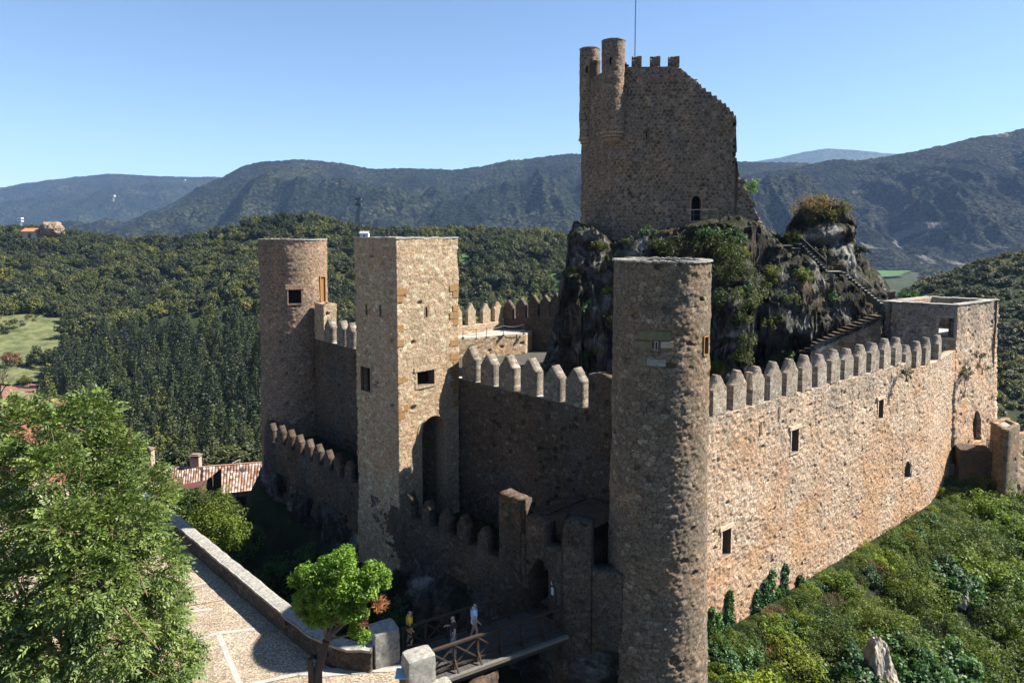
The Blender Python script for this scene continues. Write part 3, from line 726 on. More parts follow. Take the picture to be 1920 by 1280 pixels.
# far wall -------------------------------------------------------------------
fk = 1.16; ZF = ZT*fk; fa, fb_ = Vector((-9.5, 61.0))*fk, Vector((-.99, 69.9))*fk; fc = Vector((4.6, 76.0))*fk
farp = Path([fb_, fa])       # outward side faces away
o = wall('far_curtain_wall', farp, -24, ZF, .12, .6, (.34, .24), .04, [M_square], None, 71, missing=.02)
tag(o, 'far curtain wall with pointed merlons seen across the courtyard', 'castle wall')
for (x, y) in ((853, 612), (878, 608), (906, 605), (928, 601)):
    a0 = (x-960)/F; d_ = fb_-fa; k = (fa.x-a0*fa.y)/(a0*d_.y-d_.x); q = fa+d_*k; merlon(o, q.x, q.y, ZF-.02, -d_.normalized(), 1.18, 2.38, mat=M_square)
Yf = fb_.y-.6; e0_, e1_ = at_y(942, 600, Yf), at_y(1052, 588, Yf-3)
o = wall('far_curtain_wall', Path([e0_.xy, e1_.xy]), -24, e0_.z, .12, .8, (.34, .24), .04, [M_barb], None, 72, missing=.03, ztop=lambda u: e0_.z+(e1_.z-e0_.z)*u/(e1_-e0_).length)  # turned away from the sun, with darker stone imitating the crag's shade
tag(o, 'darker shaded length of the far curtain wall beside the crag', 'castle wall')
for x in (953, 977, 1000, 1022, 1042):
    k = (x-942)/110; q = e0_.lerp(e1_, k); merlon(o, q.x, q.y, q.z-.02, (e1_-e0_).xy.normalized(), 1.3, 2.45, .8, mat=M_barb)

# courtyard platform ------------------------------------------------------------
zp = -9.9*fk; pa, pb = at_z(855, 636, zp), at_z(986, 626, zp)
platp = Path([pa.xy, pb.xy, Vector((3.2, 71.5))*fk, Vector((-6, 66))*fk], True)
o = wall('wall_walk_platform', platp, -20, zp, .12, .4, (.4, .28), .04, [M_square], None, 73, missing=.03)
tag(o, 'sunlit stone walkway platform with chain railing behind the front merlons', 'platform')
roofcap('paving', [tuple(p) for p in platp.p], zp+.04, [M_cap], o)
t = empty('chain_railing', pa, 'thin chain railing along the edge of the stone walkway platform', 'railing')
pts = [at_z(868, 634, zp+.04), at_z(893, 636, zp+.04), at_z(912, 633, zp+.04), at_z(944, 629, zp+.04), at_z(982, 626.5, zp+.04)]
for i, p in enumerate(pts):
    mb = MB(); mb.tube([p, p+Vector((0, 0, 1.15))], .035, 6); mb.box(p+Vector((0, 0, .05)), (.14, 0, 0), (0, .14, 0), (0, 0, .05)); mb.build('post', [M_iron], t)
    if i:
        for zz in (.55, 1.1):
            mb = MB(); a0, b0 = pts[i-1], p; mb.tube([a0.lerp(b0, k/6)+Vector((0, 0, zz-.18*math.sin(math.pi*k/6))) for k in range(7)], .02, 4); mb.build('chain', [M_iron], t)

# barbican ------------------------------------------------------------------------
ba = [(-21.5, 59.5), (-20.2, 54.6), (-18.8, 51.4), (-17.4, 50.2), (-14.2, 46.55), (-10.2, 42.3), (-6.1, 37.75)]
bb = [(-6.1, 37.75), (-1.45, 33.2), (-.55, 32.1)]
bl = Path(ba); br = Path(bb)
def crag_disp(s, k=1.): return lambda U, Z, P, Nn: k*(fbm(U/2.2, Z/3., s, 5, 3)+.5)
o = wall('outer_barbican_wall', bl, -20, -15.9, .08, .7, (.36, .24), .05, [M_barb], None, 81, missing=.06, rough=.06)
tag(o, 'low outer wall with merlons below the left tower, left of the square gate tower', 'castle wall')
for (x, y) in ((506, 840), (524, 848), (541, 856), (557, 864), (575, 872), (592, 880), (611, 887), (631, 898), (652, 908)):
    h_ = bl.hit(x, y-30)
    if h_: p, n = bl.at(h_[1]); merlon(o, p.x, p.y, -15.92, Vector((-n.y, n.x)), .82, 1.45, .45, mat=M_barb)
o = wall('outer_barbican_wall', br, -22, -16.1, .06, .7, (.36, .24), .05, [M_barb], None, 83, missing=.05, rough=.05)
tag(o, 'low outer wall with merlons between the square gate tower and the bridge gate', 'castle wall')
for (x, y) in ((764, 950), (798, 962), (832, 976), (866, 992), (905, 1010)):
    h_ = br.hit(x, y)
    if h_: p, n = br.at(h_[1]); merlon(o, p.x, p.y, -16.12, Vector((-n.y, n.x)), .78, 1.45, .5, mat=M_barb)
# gatehouse: left pier, arch wall, right pier
g0, g1, g2, g3 = Vector((-.62, 32.0)), Vector((.42, 30.85)), Vector((2.25, 28.95)), Vector((4.75, 28.25))
gp = Path([g0, g1, g2, g3])
ga, gb = gp.hit(991, 1100)[1], gp.hit(1039, 1100)[1]
gz = gp.hit(1015, 1046)[2]
q_g = archpoly((ga+gb)/2, gb-ga, -17.45, gz-1.1, gz)
def gtop(u):
    if u < gp.cum[1]: return -12.5
    if u < gp.cum[2]-.0:
        r = (u-gp.cum[1])/(gp.cum[2]-gp.cum[1])
        return -14.0 if (.0 < r < .12 or .58 < r < .97) else -13.1
    return -12.55 if u < gp.cum[2]+1.25 else -14.6
o = wall('bridge_gatehouse', gp, -24, -12.5, .05, .75, (.36, .24), .05, [M_barb], None, 87, ztop=gtop, holes=[grow(q_g, .08)], missing=.03, rough=.05, rag=.08)
tag(o, 'shaded gatehouse with a pointed arch where the wooden bridge ends', 'gatehouse')
niche('gate_arch', o, gp, q_g, .8, .1, .04, [M_barb], back=False)
h_ = gp.hit(1067, 1003); niche('arrow_slit', o, gp, rect(h_[1]-.05, h_[1]+.05, h_[2]-.4, h_[2]+.3), .3, .06, .04, [M_barb])
gm, gn = gp.at((ga+gb)/2); gt = Vector((-gn.y, gn.x)); zi = -17.45
mb = MB()   # passage behind the arch
mb.box((gm.x-gn.x*4.4, gm.y-gn.y*4.4, -15.6), Vector((gn.x, gn.y, 0))*.1, Vector((gt.x, gt.y, 0))*1.5, (0, 0, 2.2))
for s_ in (-1, 1): mb.box((gm.x-gn.x*2.6+gt.x*s_*1.25, gm.y-gn.y*2.6+gt.y*s_*1.25, -15.6), Vector((gn.x, gn.y, 0))*1.8, Vector((gt.x, gt.y, 0))*.3, (0, 0, 2.2))
mb.box((gm.x-gn.x*2.6, gm.y-gn.y*2.6, -13.75), Vector((gn.x, gn.y, 0))*1.8, Vector((gt.x, gt.y, 0))*1.55, (0, 0, .3)); mb.build('passage_wall', [M_barb], o)
mb = MB(); mb.box((gm.x-gn.x*2.4, gm.y-gn.y*2.4, -17.75), Vector((gn.x, gn.y, 0))*2.0, Vector((gt.x, gt.y, 0))*1.5, (0, 0, .25)); mb.build('threshold', [M_greystone], o)
# open gate leaf with notices
Wg = gb-ga; c0 = gm+gt*(.25*Wg)-gn*.5
gl = empty('gate_leaf', (c0.x, c0.y, zi), 'dark gate leaf standing in the right half of the pointed arch, carrying white notices', 'gate')
mb = MB(); mb.box((c0.x, c0.y, zi+1.15), Vector((gt.x, gt.y, 0))*(.24*Wg), Vector((gn.x, gn.y, 0))*.03, (0, 0, 1.15)); mb.build('door_panel', [M_oak], gl)
for k, (w_, h2, dz, dx) in enumerate(((.16, .5, 2.0, -.1), (.42, .32, 1.55, .02), (.42, .34, 1.1, .02))):
    q = c0+gn*.05+gt*dx; mb = MB(); mb.box((q.x, q.y, zi+dz), Vector((gt.x, gt.y, 0))*w_/2, Vector((gn.x, gn.y, 0))*.006, (0, 0, h2/2))
    t = mb.build('notice', [M_paper], None)
    tag(t, ['narrow white notice, topmost on the open gate leaf', 'pale bluish notice in the middle of the gate leaf', 'lowest white notice sheet on the gate leaf'][k], 'notice')

# cliffs under the outer wall ---------------------------------------------------------
cl = Path([(p[0]*1.0+.0, p[1]) for p in ba]+[(-1.45, 33.2), (-.55, 32.1), (.42, 30.9), (2.25, 29.0), (4.75, 28.3)])
o = wall('cliff', cl, -29, -18.2, .12, .5, (1.6, 1.1), .12, [M_cliff], None, 91, missing=0, rough=.1, dispf=lambda U, Z, P, Nn: 1.5*(fbm(U/2.4, Z/3.5, 2., 5, 3)+.1)*sstep(-18.2, -19.6, Z)*(1-.8*sstep(cl.L-6.5, cl.L-4, U))+.04*np.maximum(0, -18.5-Z)**1.4*(1-.9*sstep(cl.L-7, cl.L-4, U)))
tag(o, 'dark rough rock face under the outer wall', 'cliff', kind='structure')

# ------------------------------------------------------------------ crag
CT = [(1005, 760), (1022, 700), (1034, 650), (1045, 600), (1056, 525), (1070, 495), (1066, 440), (1078, 418), (1110, 421), (1145, 446), (1200, 437), (1285, 417), (1340, 416), (1380, 412), (1405, 420), (1425, 428), (1450, 446), (1466, 456), (1476, 424), (1487, 414), (1496, 388), (1518, 377), (1545, 374), (1570, 382), (1586, 396), (1596, 440), (1608, 482), (1625, 508), (1645, 524), (1665, 552), (1700, 640), (1730, 760)]
CTX = [c[0] for c in CT]; CTZ = [at_y(c[0], c[1], 60.5).z-(.75 if 1078 < c[0] < 1300 else .25) for c in CT]
def crag_h(X, Y):
    px = X/Y/1.003*F+960
    pn = px+7*fbm(X/2.2, Y/2.2, 1., 3)
    top = np.interp(pn, CTX, CTZ)
    yf = np.interp(px, [1000, 1040, 1150, 1250, 1320, 1365, 1402, 1412, 1500, 1600, 1650, 1700], [60, 58.5, 56, 54, 52, 50, 50.3, 53, 53.3, 54.3, 56, 60])
    yf = yf+1.6*fbm(X/2.5, Y/9, 4., 4, 2)-.9*fbm(X/.9, Y/6, 7., 3, 3, True)
    ytop = np.maximum(yf+1, np.interp(px, [1000, 1150, 1290, 1330, 1400, 1412, 1500, 1600, 1700], [61, 59.6, 57.6, 56.5, 56.5, 56.6, 56.6, 56.8, 60]))
    led = np.interp(px, [1395, 1410, 1422, 1466, 1500, 1552, 1580, 1656, 1700], [9, 9, -.1, -1.7, -2.1, -4.0, -4.1, -6.8, -9])
    r2_ = sstep(58.3, 60.3, Y+.5*fbm(X/1.3, Y/3, 6., 3)); top = np.where(px > 1400, np.minimum(top, led)*(1-r2_)+top*r2_, top)
    t = np.clip((Y-yf)/(ytop-yf), 0, 1)
    prof = .62*sstep(0, .32, t)+.38*sstep(.35, 1, t)
    prof = prof*.85+.15*t
    z = -13.6+(top+13.6)*prof
    rub = fbm(X/1.7, Y/1.7, z/1.7, 5, 9, True)
    z = z+1.6*rub*sstep(0, .1, t)*(1-.8*sstep(.8, 1, t))+.5*fbm(X/.5, Y/.5, z/.5, 3, 5, True)
    bk = sstep(66, 74, Y); z = z*(1-bk)+bk*(-14)
    return np.where(t <= 0, -13.8, z)
def build_crag():
    x = np.linspace(1.5, 38, 380); y = np.concatenate([np.linspace(44, 61, 300)[:-1], np.linspace(61, 76, 60)])
    X, Y = np.meshgrid(x, y, indexing='ij'); Z = crag_h(X, Y)
    Xd = X+.55*fbm(X/1.5, Y/1.5, Z/1.2, 4, 61)*(Z > -13); Yd = Y+(.8*fbm(X/1.8, Y/3, Z/1.1, 4, 71)-.45*fbm(X/6, Z/.45, 2., 3, 81, True))*(Z > -13)
    n1, n2 = X.shape; i = np.arange(n1*n2).reshape(n1, n2); Kc = inpoly(X[1:, 1:], Y[1:, 1:], [(2, 46), (10, 38), (22, 45.5), (27.3, 49), (31.5, 55), (32, 58.2), (37.5, 62), (36, 70), (22, 76), (2, 77)])
    Q = np.stack([i[:-1, :-1], i[1:, :-1], i[1:, 1:], i[:-1, 1:]], -1)[Kc]
    tag(link('rock_crag', npmesh('rock_crag', np.stack([Xd, Yd, Z], -1).reshape(-1, 3), Q), None, [M_rock]), 'steep limestone crag that carries the keep and the stairs', 'rock', kind='structure')
build_crag()
mb = MB(); m_ = Vector((6, 52, -13.75)); mb.quad((-14, 58, -13.7), (5, 36, -13.7), (31.5, 57, -13.7), (3, 88, -13.7)); tag(mb.build('courtyard', [flat_mat('courtyard_earth', (.075, .068, .055), .5, 1)], None), 'courtyard ground inside the walls, toned dark as if shaded', 'ground', kind='structure')  # ground colour darkened to imitate shade over the courtyard

# ------------------------------------------------------------------ keep
K = Vector((9.03, 62.0)); kr = Vector((1, -.13)).normalized(); kl = Vector((-.35, .94)).normalized()
KL = K+kl*6.3; KE = K+kr*15.5
kp = Path([KL+Vector((2.2, 2)), KL, K, KE])
KT = [(1060, 124), (1147, 126), (1170, 126), (1262, 125), (1278, 129), (1284, 134), (1291, 141), (1302, 149), (1312, 156), (1322, 163), (1335, 172), (1346, 181), (1356, 189), (1366, 197), (1373, 205), (1381, 216), (1384, 300), (1450, 300)]
uK = kp.cum[2]
ktu, ktz = [], []
for x, y in KT:
    h_ = kp.hit(x, y)
    if x > 1147 and h_: ktu.append(h_[1]); ktz.append(h_[2])
zk0 = ktz[0]
def ktop(u):
    z = float(np.interp(u, [0, uK]+ktu, [zk0, zk0]+ktz)); return math.floor(z/.34)*.34 if u > uK+7.4 else z
ke = [(1381, 216), (1380, 250), (1378, 285), (1378, 305), (1385, 325), (1396, 350), (1408, 372), (1418, 395), (1428, 415), (1440, 450)]
keu = [kp.hit(*p)[1] for p in ke]; kez = [kp.hit(*p)[2] for p in ke]
def kmask(U, Z):
    row = np.floor(Z/.33); e = np.interp(Z, kez[::-1], keu[::-1])+.16*np.where(np.mod(row, 2) > 0, 1, -1)*.7+.3*(hsh(row, row*0+3)-.5)
    return U < e
k_d = kp.hit(1305, 390); u0, u1 = kp.hit(1296, 390)[1], kp.hit(1314, 390)[1]; z0, z1 = kp.hit(1305, 414)[2], kp.hit(1305, 367)[2]
q_kd = archpoly((u0+u1)/2, u1-u0, z0, z1-.55, z1, pointed=False)
q_ks = pxrect(kp, 1211, 246, 1213.5, 262); q_ks2 = pxrect(kp, 1263, 139, 1275, 150)
o = wall('ruined_keep', kp, -3.5, zk0, .08, 1.3, (.42, .30), .05, [M_keep], None, 101, ztop=ktop, maskf=kmask, holes=[grow(q_kd, .1), grow(q_ks, .05)], missing=.035, rough=.06, jit=.6)
tag(o, 'ruined square keep with a stepped broken gable standing on the crag', 'castle keep'); KEEP = o
niche('doorway', o, kp, q_kd, .8, .16, .03, [M_keep]); niche('arrow_slit', o, kp, q_ks, .5, .03, .02, [M_keep])
for a, b_ in ((1184.5, 1203), (1219, 1238), (1253, 1274)):
    ua, ub = kp.hit(a, 130)[1], kp.hit(b_, 130)[1]
    wall('merlon', Path([kp.at(ua)[0], kp.at(ub)[0]]), ktop(ua)-.02, kp.hit((a+b_)/2, 105.5)[2], .08, .6, (.4, .28), .03, [M_keep], o, 103, rag=.04)
def turret(px, ytop, ybot, Y, R, seed):
    c = at_y(px, 200, Y); zt_, zb_ = at_y(px, ytop, Y).z, at_y(px, ybot, Y).z
    tp = circle(c.x, c.y, R, 64, .3)
    sl = pxrect(tp, px-5, ytop+31, px-3.6, ytop+43)
    t = wall('corner_turret', tp, zb_, zt_, .07, .35, (.4, .26), .03, [M_keep], KEEP, 110+seed, missing=.01, rough=.03, holes=[grow(sl, .04)])
    mb = MB(); n = 32
    prof = [(R+.07, 0), (R+.07, -.22), (R-.1, -.25), (R-.1, -.5), (R-.3, -.53), (R-.3, -.8), (R-.6, -1.0), (.02, -1.3)]
    for (r0, d0), (r1, d1) in zip(prof, prof[1:]):
        for k in range(n):
            a, b_ = 2*math.pi*k/n, 2*math.pi*(k+1)/n
            mb.quad((c.x+r0*math.cos(a), c.y+r0*math.sin(a), zb_+d0), (c.x+r0*math.cos(b_), c.y+r0*math.sin(b_), zb_+d0), (c.x+r1*math.cos(b_), c.y+r1*math.sin(b_), zb_+d1), (c.x+r1*math.cos(a), c.y+r1*math.sin(a), zb_+d1))
    mb.build('corbel', [M_keep], t)
    coping('coping', tp, zt_+.03, .35, .07, t, .05, M_greystone, .2)
turret(1149, 78, 248, 62.0, 1.02, 1)
turret(1105, 93, 260, 67.3, .95, 2)
p = KL+(K-KL)*.5; wall('turret_link', Path([KL+(K-KL)*.18, KL+(K-KL)*.42]), zk0-.02, zk0+1.5, .08, .6, (.4, .28), .03, [M_barb], KEEP, 119)
fp = kp.hit(1191, 130); b_, n = kp.at(fp[1]); b_ = b_-n*.9
mb = MB(); mb.tube([(b_.x, b_.y, zk0-1.0), (b_.x, b_.y, zk0+5), (b_.x, b_.y, zk0+10.5)], [.05, .042, .03], 8); mb.box((b_.x, b_.y, zk0-1.0), (.2, 0, 0), (0, .2, 0), (0, 0, .15))
tag(mb.build('flagpole', [M_iron], None), 'thin tall flagpole on top of the keep', 'flagpole')
roofcap('roof_deck', [tuple(K+kl*.5+kr*.5), tuple(K+kr*7.5-Vector((0, -.6))), tuple(K+kr*7.5+Vector((0, 5))), tuple(KL+kr*.8)], zk0-1.1, [M_greystone], KEEP)

# ------------------------------------------------------------------ stairs on the crag
def stairs(name, A, B, n, width, zdrop, label, m_=M_greystone, parent=None):
    """A top end, B lower end (3D points); steps descend A->B; extruded away from the viewer by width"""
    A, B = Vector(A), Vector(B); d = (B-A); dh = Vector((d.x, d.y, 0)); wv = Vector((-dh.y, dh.x, 0)).normalized()
    if wv.y < 0: wv = -wv
    mb = MB(); mt = MB()
    for i in range(n):
        p0 = A+dh*(i/n); p1 = A+dh*((i+1)/n); z = A.z+(B.z-A.z)*(i+.0)/n; zb = min(A.z+(B.z-A.z)*(i+1)/n, z)-zdrop
        a, b = Vector((p0.x, p0.y, z)), Vector((p1.x, p1.y, z))
        for off, f in ((Vector(), 1), (wv*width, -1)):
            mb.quad(a+off, b+off, Vector((b.x, b.y, zb))+off, Vector((a.x, a.y, zb))+off)
        mb.quad(b, b+wv*width, Vector((b.x, b.y, z+(B.z-A.z)/n))+wv*width, Vector((b.x, b.y, z+(B.z-A.z)/n)))
        q = (a+b)/2+wv*width/2; q.z += .02
        mt.box(q, dh.normalized()*((b-a).length/2+.03), wv*(width/2+.05), (0, 0, .035))
    o = mb.build(name, [M_cliff], parent); tag(o, label, 'stairs'); mt.build('step', [M_greystone if n < 14 else M_barb], o); return o
YS = 57.6
s1 = stairs('stone_stairs', at_y(1422, 432, YS+.6), at_y(1466, 463, YS), 7, 1.3, 1.2, 'upper flight of stone stairs just below the keep')
stairs('stone_stairs', at_y(1470, 461, YS), at_y(1500, 471, YS-.2), 2, 1.3, 1.5, 'short stone landing of two steps between the upper and middle stairs')
s2 = stairs('stone_stairs', at_y(1500, 458, YS), at_y(1552, 512, YS-.2), 11, 1.1, 1.4, 'middle flight of stone stairs with a handrail beside the rock pinnacle')
s3 = stairs('stone_stairs', at_y(1549, 510, YS-.4), at_y(1580, 512, YS-.4), 1, 1.4, 2.2, 'flat stone landing above the long lower stair flight')
s4 = stairs('stone_stairs', at_y(1580, 512, YS-.4), at_y(1656, 574, 57.2), 13, 1.3, 2.6, 'long flight of stone stairs dropping to the bastion')
s5 = stairs('stone_stairs', at_y(1652, 593, 54.6), at_y(1498, 662, 53.2), 15, .8, 3.5, 'lower stairs along the foot of the crag with worn pale treads')
def handrail(a, b, n, h, label, off=Vector((0, 0, 0))):
    t = empty('stair_railing', a, label, 'railing'); a, b = Vector(a)+off, Vector(b)+off
    for i in range(n+1):
        p = a.lerp(b, i/n); mb = MB(); mb.tube([p, p+Vector((0, 0, h))], .03, 6); mb.build('post', [M_iron], t)
    for zz in (h, h*.55):
        mb = MB(); mb.tube([a+Vector((0, 0, zz)), b+Vector((0, 0, zz))], .03, 6); mb.build('rail', [M_iron], t)
handrail(at_y(1497, 462, YS), at_y(1548, 510, YS-.2), 4, .95, 'metal handrail of the middle stair flight beside the pinnacle', Vector((0, -.05, 0)))
handrail(at_y(1582, 508, YS-.4), at_y(1660, 572, 57.2), 5, 1.0, 'metal handrail of the long stair flight above the bastion', Vector((0, 1.1, 0)))
handrail(at_y(1286, 414, 57.4), at_y(1345, 413, 57.4), 4, .9, 'thin railing in front of the keep doorway')
# blocks near the top of the bastion
q0, q1 = at_y(1610, 531, 60.5), at_y(1655, 531, 60.5); mb = MB(); c = (q0+q1)/2
tag(wall('retaining_wall', Path([(q0.x, 60.5), (q1.x, 60.5), (q1.x+.3, 62)]), q0.z-3.5, q0.z, .1, .5, (.4, .28), .04, [M_barb], None, 131, rag=.05), 'small retaining wall at the top of the long stairs', 'wall')
q0, q1 = at_y(1655, 547, 60.2), at_y(1679, 547, 60.2)
tag(wall('retaining_wall', Path([(q0.x, 60.2), (q1.x, 60.2), (q1.x+.3, 62)]), q0.z-2.5, q0.z, .1, .5, (.4, .28), .04, [M_barb], None, 132, rag=.05), 'lower stub of wall between the retaining wall and the bastion', 'wall')
# ruined stub right of the bastion
v0, vc, v1 = at_y(1857, 804, 53.6), at_y(1887, 806, 51.3), at_y(1913, 801, 52.8); v2 = at_y(1990, 822, 56.5)
vb = v0.xy+(v1.xy-vc.xy); ow = [v0.xy, vc.xy, v1.xy, vb]
o = wall('ruined_outwork', Path(ow, True), -24, vc.z, .09, .4, (.34, .24), .02, [M_tower], None, 141, rag=.05, rough=.02); v0 = vc
tag(o, 'ruined stone outwork below the bastion at the right edge', 'wall'); roofcap('wall_top', [tuple(p) for p in ow], v0.z-.15, [M_greystone], o)
o = wall('ruined_outwork', Path([(v1.x+.1, v1.y+.6), (v2.x, v2.y)]), -24, v1.z-.9, .1, .6, (.34, .24), .05, [M_square], None, 142, rag=.4)
tag(o, 'low broken wall running out of the right edge beside the outwork', 'wall')
w0_, w1_ = at_y(1812, 838, 54.2), at_y(1858, 832, 52.5)
mb = MB(); mb.box(((w0_.x+w1_.x)/2+.2, 54.3, w0_.z-1.9), (1.1, -.3, 0), (.3, .9, 0), (0, 0, 1.85)); o = mb.build('entrance_ledge', [M_barb], None); tag(o, 'small stone ledge under the pointed opening of the bastion', 'ledge')
handrail((w0_.x+.8, 53.0, w0_.z), (w1_.x+.2, 52.6, w0_.z), 3, 1.0, 'short railing on the ledge under the pointed opening')

# ------------------------------------------------------------------ paved square, parapet, bridge
def paved():
    m, n, b = newmat('cobble_paving', .85, .2); P = pos(n)
    v = N(n, 'ShaderNodeTexVoronoi'); v.inputs['Scale'].default_value = 15; n.links.new(P, v.inputs['Vector'])
    c = mix(n, ramp(n, noise(n, .7, 6, .75, P), [(.35, 0.), (.65, 1.)]), (.27, .215, .165), (.38, .325, .26))
    sp = N(n, 'ShaderNodeSeparateColor'); n.links.new(v.outputs['Color'], sp.inputs[0])
    c = mix(n, 1., c, ramp(n, sp.outputs[0], [(0, (.6, .58, .56)), (1, (1.3, 1.28, 1.22))]), 'MULTIPLY')
    c = mix(n, 1., c, ramp(n, v.outputs['Distance'], [(.3, (1, 1, 1)), (.75, (.5, .47, .43))]), 'MULTIPLY')
    n.links.new(c, b.inputs['Base Color']); bump(n, b, v.outputs['Distance'], -.7, .04)
    me = bpy.data.meshes.new('paved_square'); bm = bmesh.new()
    vs = [bm.verts.new((p[0], p[1], -17.5)) for p in PLAZA]; f = bm.faces.new(vs); r = bmesh.ops.extrude_face_region(bm, geom=[f])
    for g in r['geom']:
        if isinstance(g, bmesh.types.BMVert): g.co.z = -21
    bmesh.ops.recalc_face_normals(bm, faces=bm.faces); bm.to_mesh(me); bm.free()
    tag(link('paved_square', me, None, [m]), 'cobbled square in front of the castle', 'pavement', kind='structure')
    sm = flat_mat('pale_paving_band', (.33, .31, .275), .3, 5)
    def band(pts, wd, z, nm='paving_band'):
        mb = MB(); pts = [at_z(*p, z) for p in pts]
        for a, b_ in zip(pts, pts[1:]):
            d = (b_-a); s = Vector((-d.y, d.x, 0)).normalized()*wd/2; mb.quad(a-s, b_-s, b_+s, a+s)
        tag(mb.build(nm, [sm], None), 'pale stone bands set into the cobbles', 'pavement', kind='structure')
    band([(410, 1188), (440, 1260), (470, 1330)], .22, -17.496)
    band([(300, 1110), (395, 1090)], .2, -17.492); band([(330, 1205), (410, 1186), (478, 1178), (480, 1177)], .22, -17.488); band([(355, 1146), (398, 1141)], .2, -17.484)
    band([(590, 1262), (700, 1252), (760, 1250)], .5, -17.48)
    band([(250, 1330), (560, 1262), (600, 1262)], .22, -17.476)
paved()
ppath = Path([(-27.2, 45.6), (-22.2, 40.8), (-16.7, 35.3), (-9.8, 28.4), (-8.55, 27.2), (-7.9, 26.72), (-7.3, 26.35), (-6.6, 26.08), (-5.6, 25.95)])
o = wall('parapet_wall', ppath, -18.2, -16.62, .05, .5, (.34, .22), .04, [M_barb], None, 151, missing=.02, rough=.04)
tag(o, 'low stone parapet wall curving along the edge of the cobbled square', 'parapet')
def coping_rough(path, z, w_, parent):
    us, P, Nn = path.sample(.07); nb = 9; A = []
    for j in range(nb):
        t = j/(nb-1); off = .06-(w_+.1)*t
        X, Y = P[:, 0]+Nn[:, 0]*off, P[:, 1]+Nn[:, 1]*off
        Z = z+.035*fbm(X*3, Y*3, 1., 4)+.03*vnoise(us/.5, 1., 2.)-(.05 if j in (0, nb-1) else 0)
        A.append(np.stack([X, Y, Z], -1))
    A = np.stack(A, 1); n1 = A.shape[0]; i = np.arange(n1*nb).reshape(n1, nb); Q = np.stack([i[:-1, :-1], i[1:, :-1], i[1:, 1:], i[:-1, 1:]], -1).reshape(-1, 4)
    B = A.copy(); B[:, :, 2] -= .1; V = np.concatenate([A.reshape(-1, 3), B.reshape(-1, 3)]); k = n1*nb
    sd_ = [np.stack([i[:-1, c], i[1:, c], i[1:, c]+k, i[:-1, c]+k], -1) for c in (0, nb-1)]+[np.stack([i[c, :-1], i[c, 1:], i[c, 1:]+k, i[c, :-1]+k], -1) for c in (0, n1-1)]
    return link('coping', npmesh('coping', V, np.concatenate([Q]+sd_)), parent, [M_greystone])
coping_rough(ppath, -16.54, .5, o)
def stone_block(name, c, h, rz, label, seed, parent=None, am=.06):
    n = 14; g = np.linspace(-1, 1, n+1); V, Q = [], []
    for ax in range(3):
        for s_ in (-1, 1):
            U, W = np.meshgrid(g, g, indexing='ij'); P = np.zeros(U.shape+(3,)); P[..., ax] = s_; P[..., (ax+1) % 3] = U*s_; P[..., (ax+2) % 3] = W
            k = sum(len(v) for v in V); i = np.arange((n+1)**2).reshape(n+1, n+1)+k
            V.append(P.reshape(-1, 3)); Q.append(np.stack([i[:-1, :-1], i[1:, :-1], i[1:, 1:], i[:-1, 1:]], -1).reshape(-1, 4))
    V = np.concatenate(V); nn = V/np.linalg.norm(V, axis=1)[:, None]
    V = V*(1-.035*(np.sum(np.abs(V)**6, axis=1)-1).clip(0)[:, None])*np.array(h)
    V = V+nn*(am*fbm(V[:, 0]*3+seed, V[:, 1]*3, V[:, 2]*3, 4))[:, None]
    ca, sa = math.cos(rz), math.sin(rz); V = np.stack([V[:, 0]*ca-V[:, 1]*sa+c[0], V[:, 0]*sa+V[:, 1]*ca+c[1], V[:, 2]+c[2]], -1)
    o = link(name, npmesh(name, V, np.concatenate(Q)), parent, [M_greystone])
    if label: tag(o, label, 'stone block')
    return o
stone_block('stone_pillar', (-5.25, 26.75, -16.85), (.52, .5, .8), .5, 'squat square stone pillar where the parapet ends, left of the bridge', 1)
o = stone_block('stone_pillar', (-3.55, 24.75, -16.75), (.55, .42, .85), .5, 'pale lichened stone pillar at the near corner of the bridge', 2)
stone_block('stone_footing', (-2.75, 24.3, -17.5), (.55, .5, .55), .5, None, 3, o)
# bridge
zd = -17.45; An, Bn, Af, Bf = Vector((-3.2, 25.55, zd)), Vector((2.2, 28.7, zd)), Vector((-4.55, 27.1, zd)), Vector((.75, 30.2, zd))
bd = (Bn-An).normalized(); bs = Vector((bd.y, -bd.x, 0))
br_ = empty('footbridge', (An+Af)/2, 'dark timber footbridge with crossed railings leading to the pointed gate', 'bridge')
mb = MB(); Lb = (Bn-An).length; np_ = 44; wdt = (Af-An).length
for k in range(np_):
    p0 = An+bd*(Lb*(k+.5)/np_)+bs*.32; p1 = p0-bs*(wdt+.64)
    mb.box((p0+p1)/2+Vector((0, 0, -.03+random.uniform(-.006, .006))), bd*Lb/np_*.46, bs*(wdt/2+.32+random.uniform(-.01, .01)), (0, 0, .03))
mb.build('deck', [flat_mat('deck_planks', (.075, .068, .06), .4, 6)], br_)
for off in (.2, -.9, -2.1):
    mb = MB(); mb.bar(An+bs*off+Vector((0, 0, -.22)), Bn+bs*off+Vector((0, 0, -.22)), .22, .32); mb.build('beam', [M_timber], br_)
mb = MB(); mb.bar(An+bs*.42+Vector((0, 0, -.02)), Bn+bs*.42+Vector((0, 0, -.02)), .16, .14); mb.build('edge_beam', [flat_mat('weathered_beam', (.15, .135, .115), .4, 9)], br_)
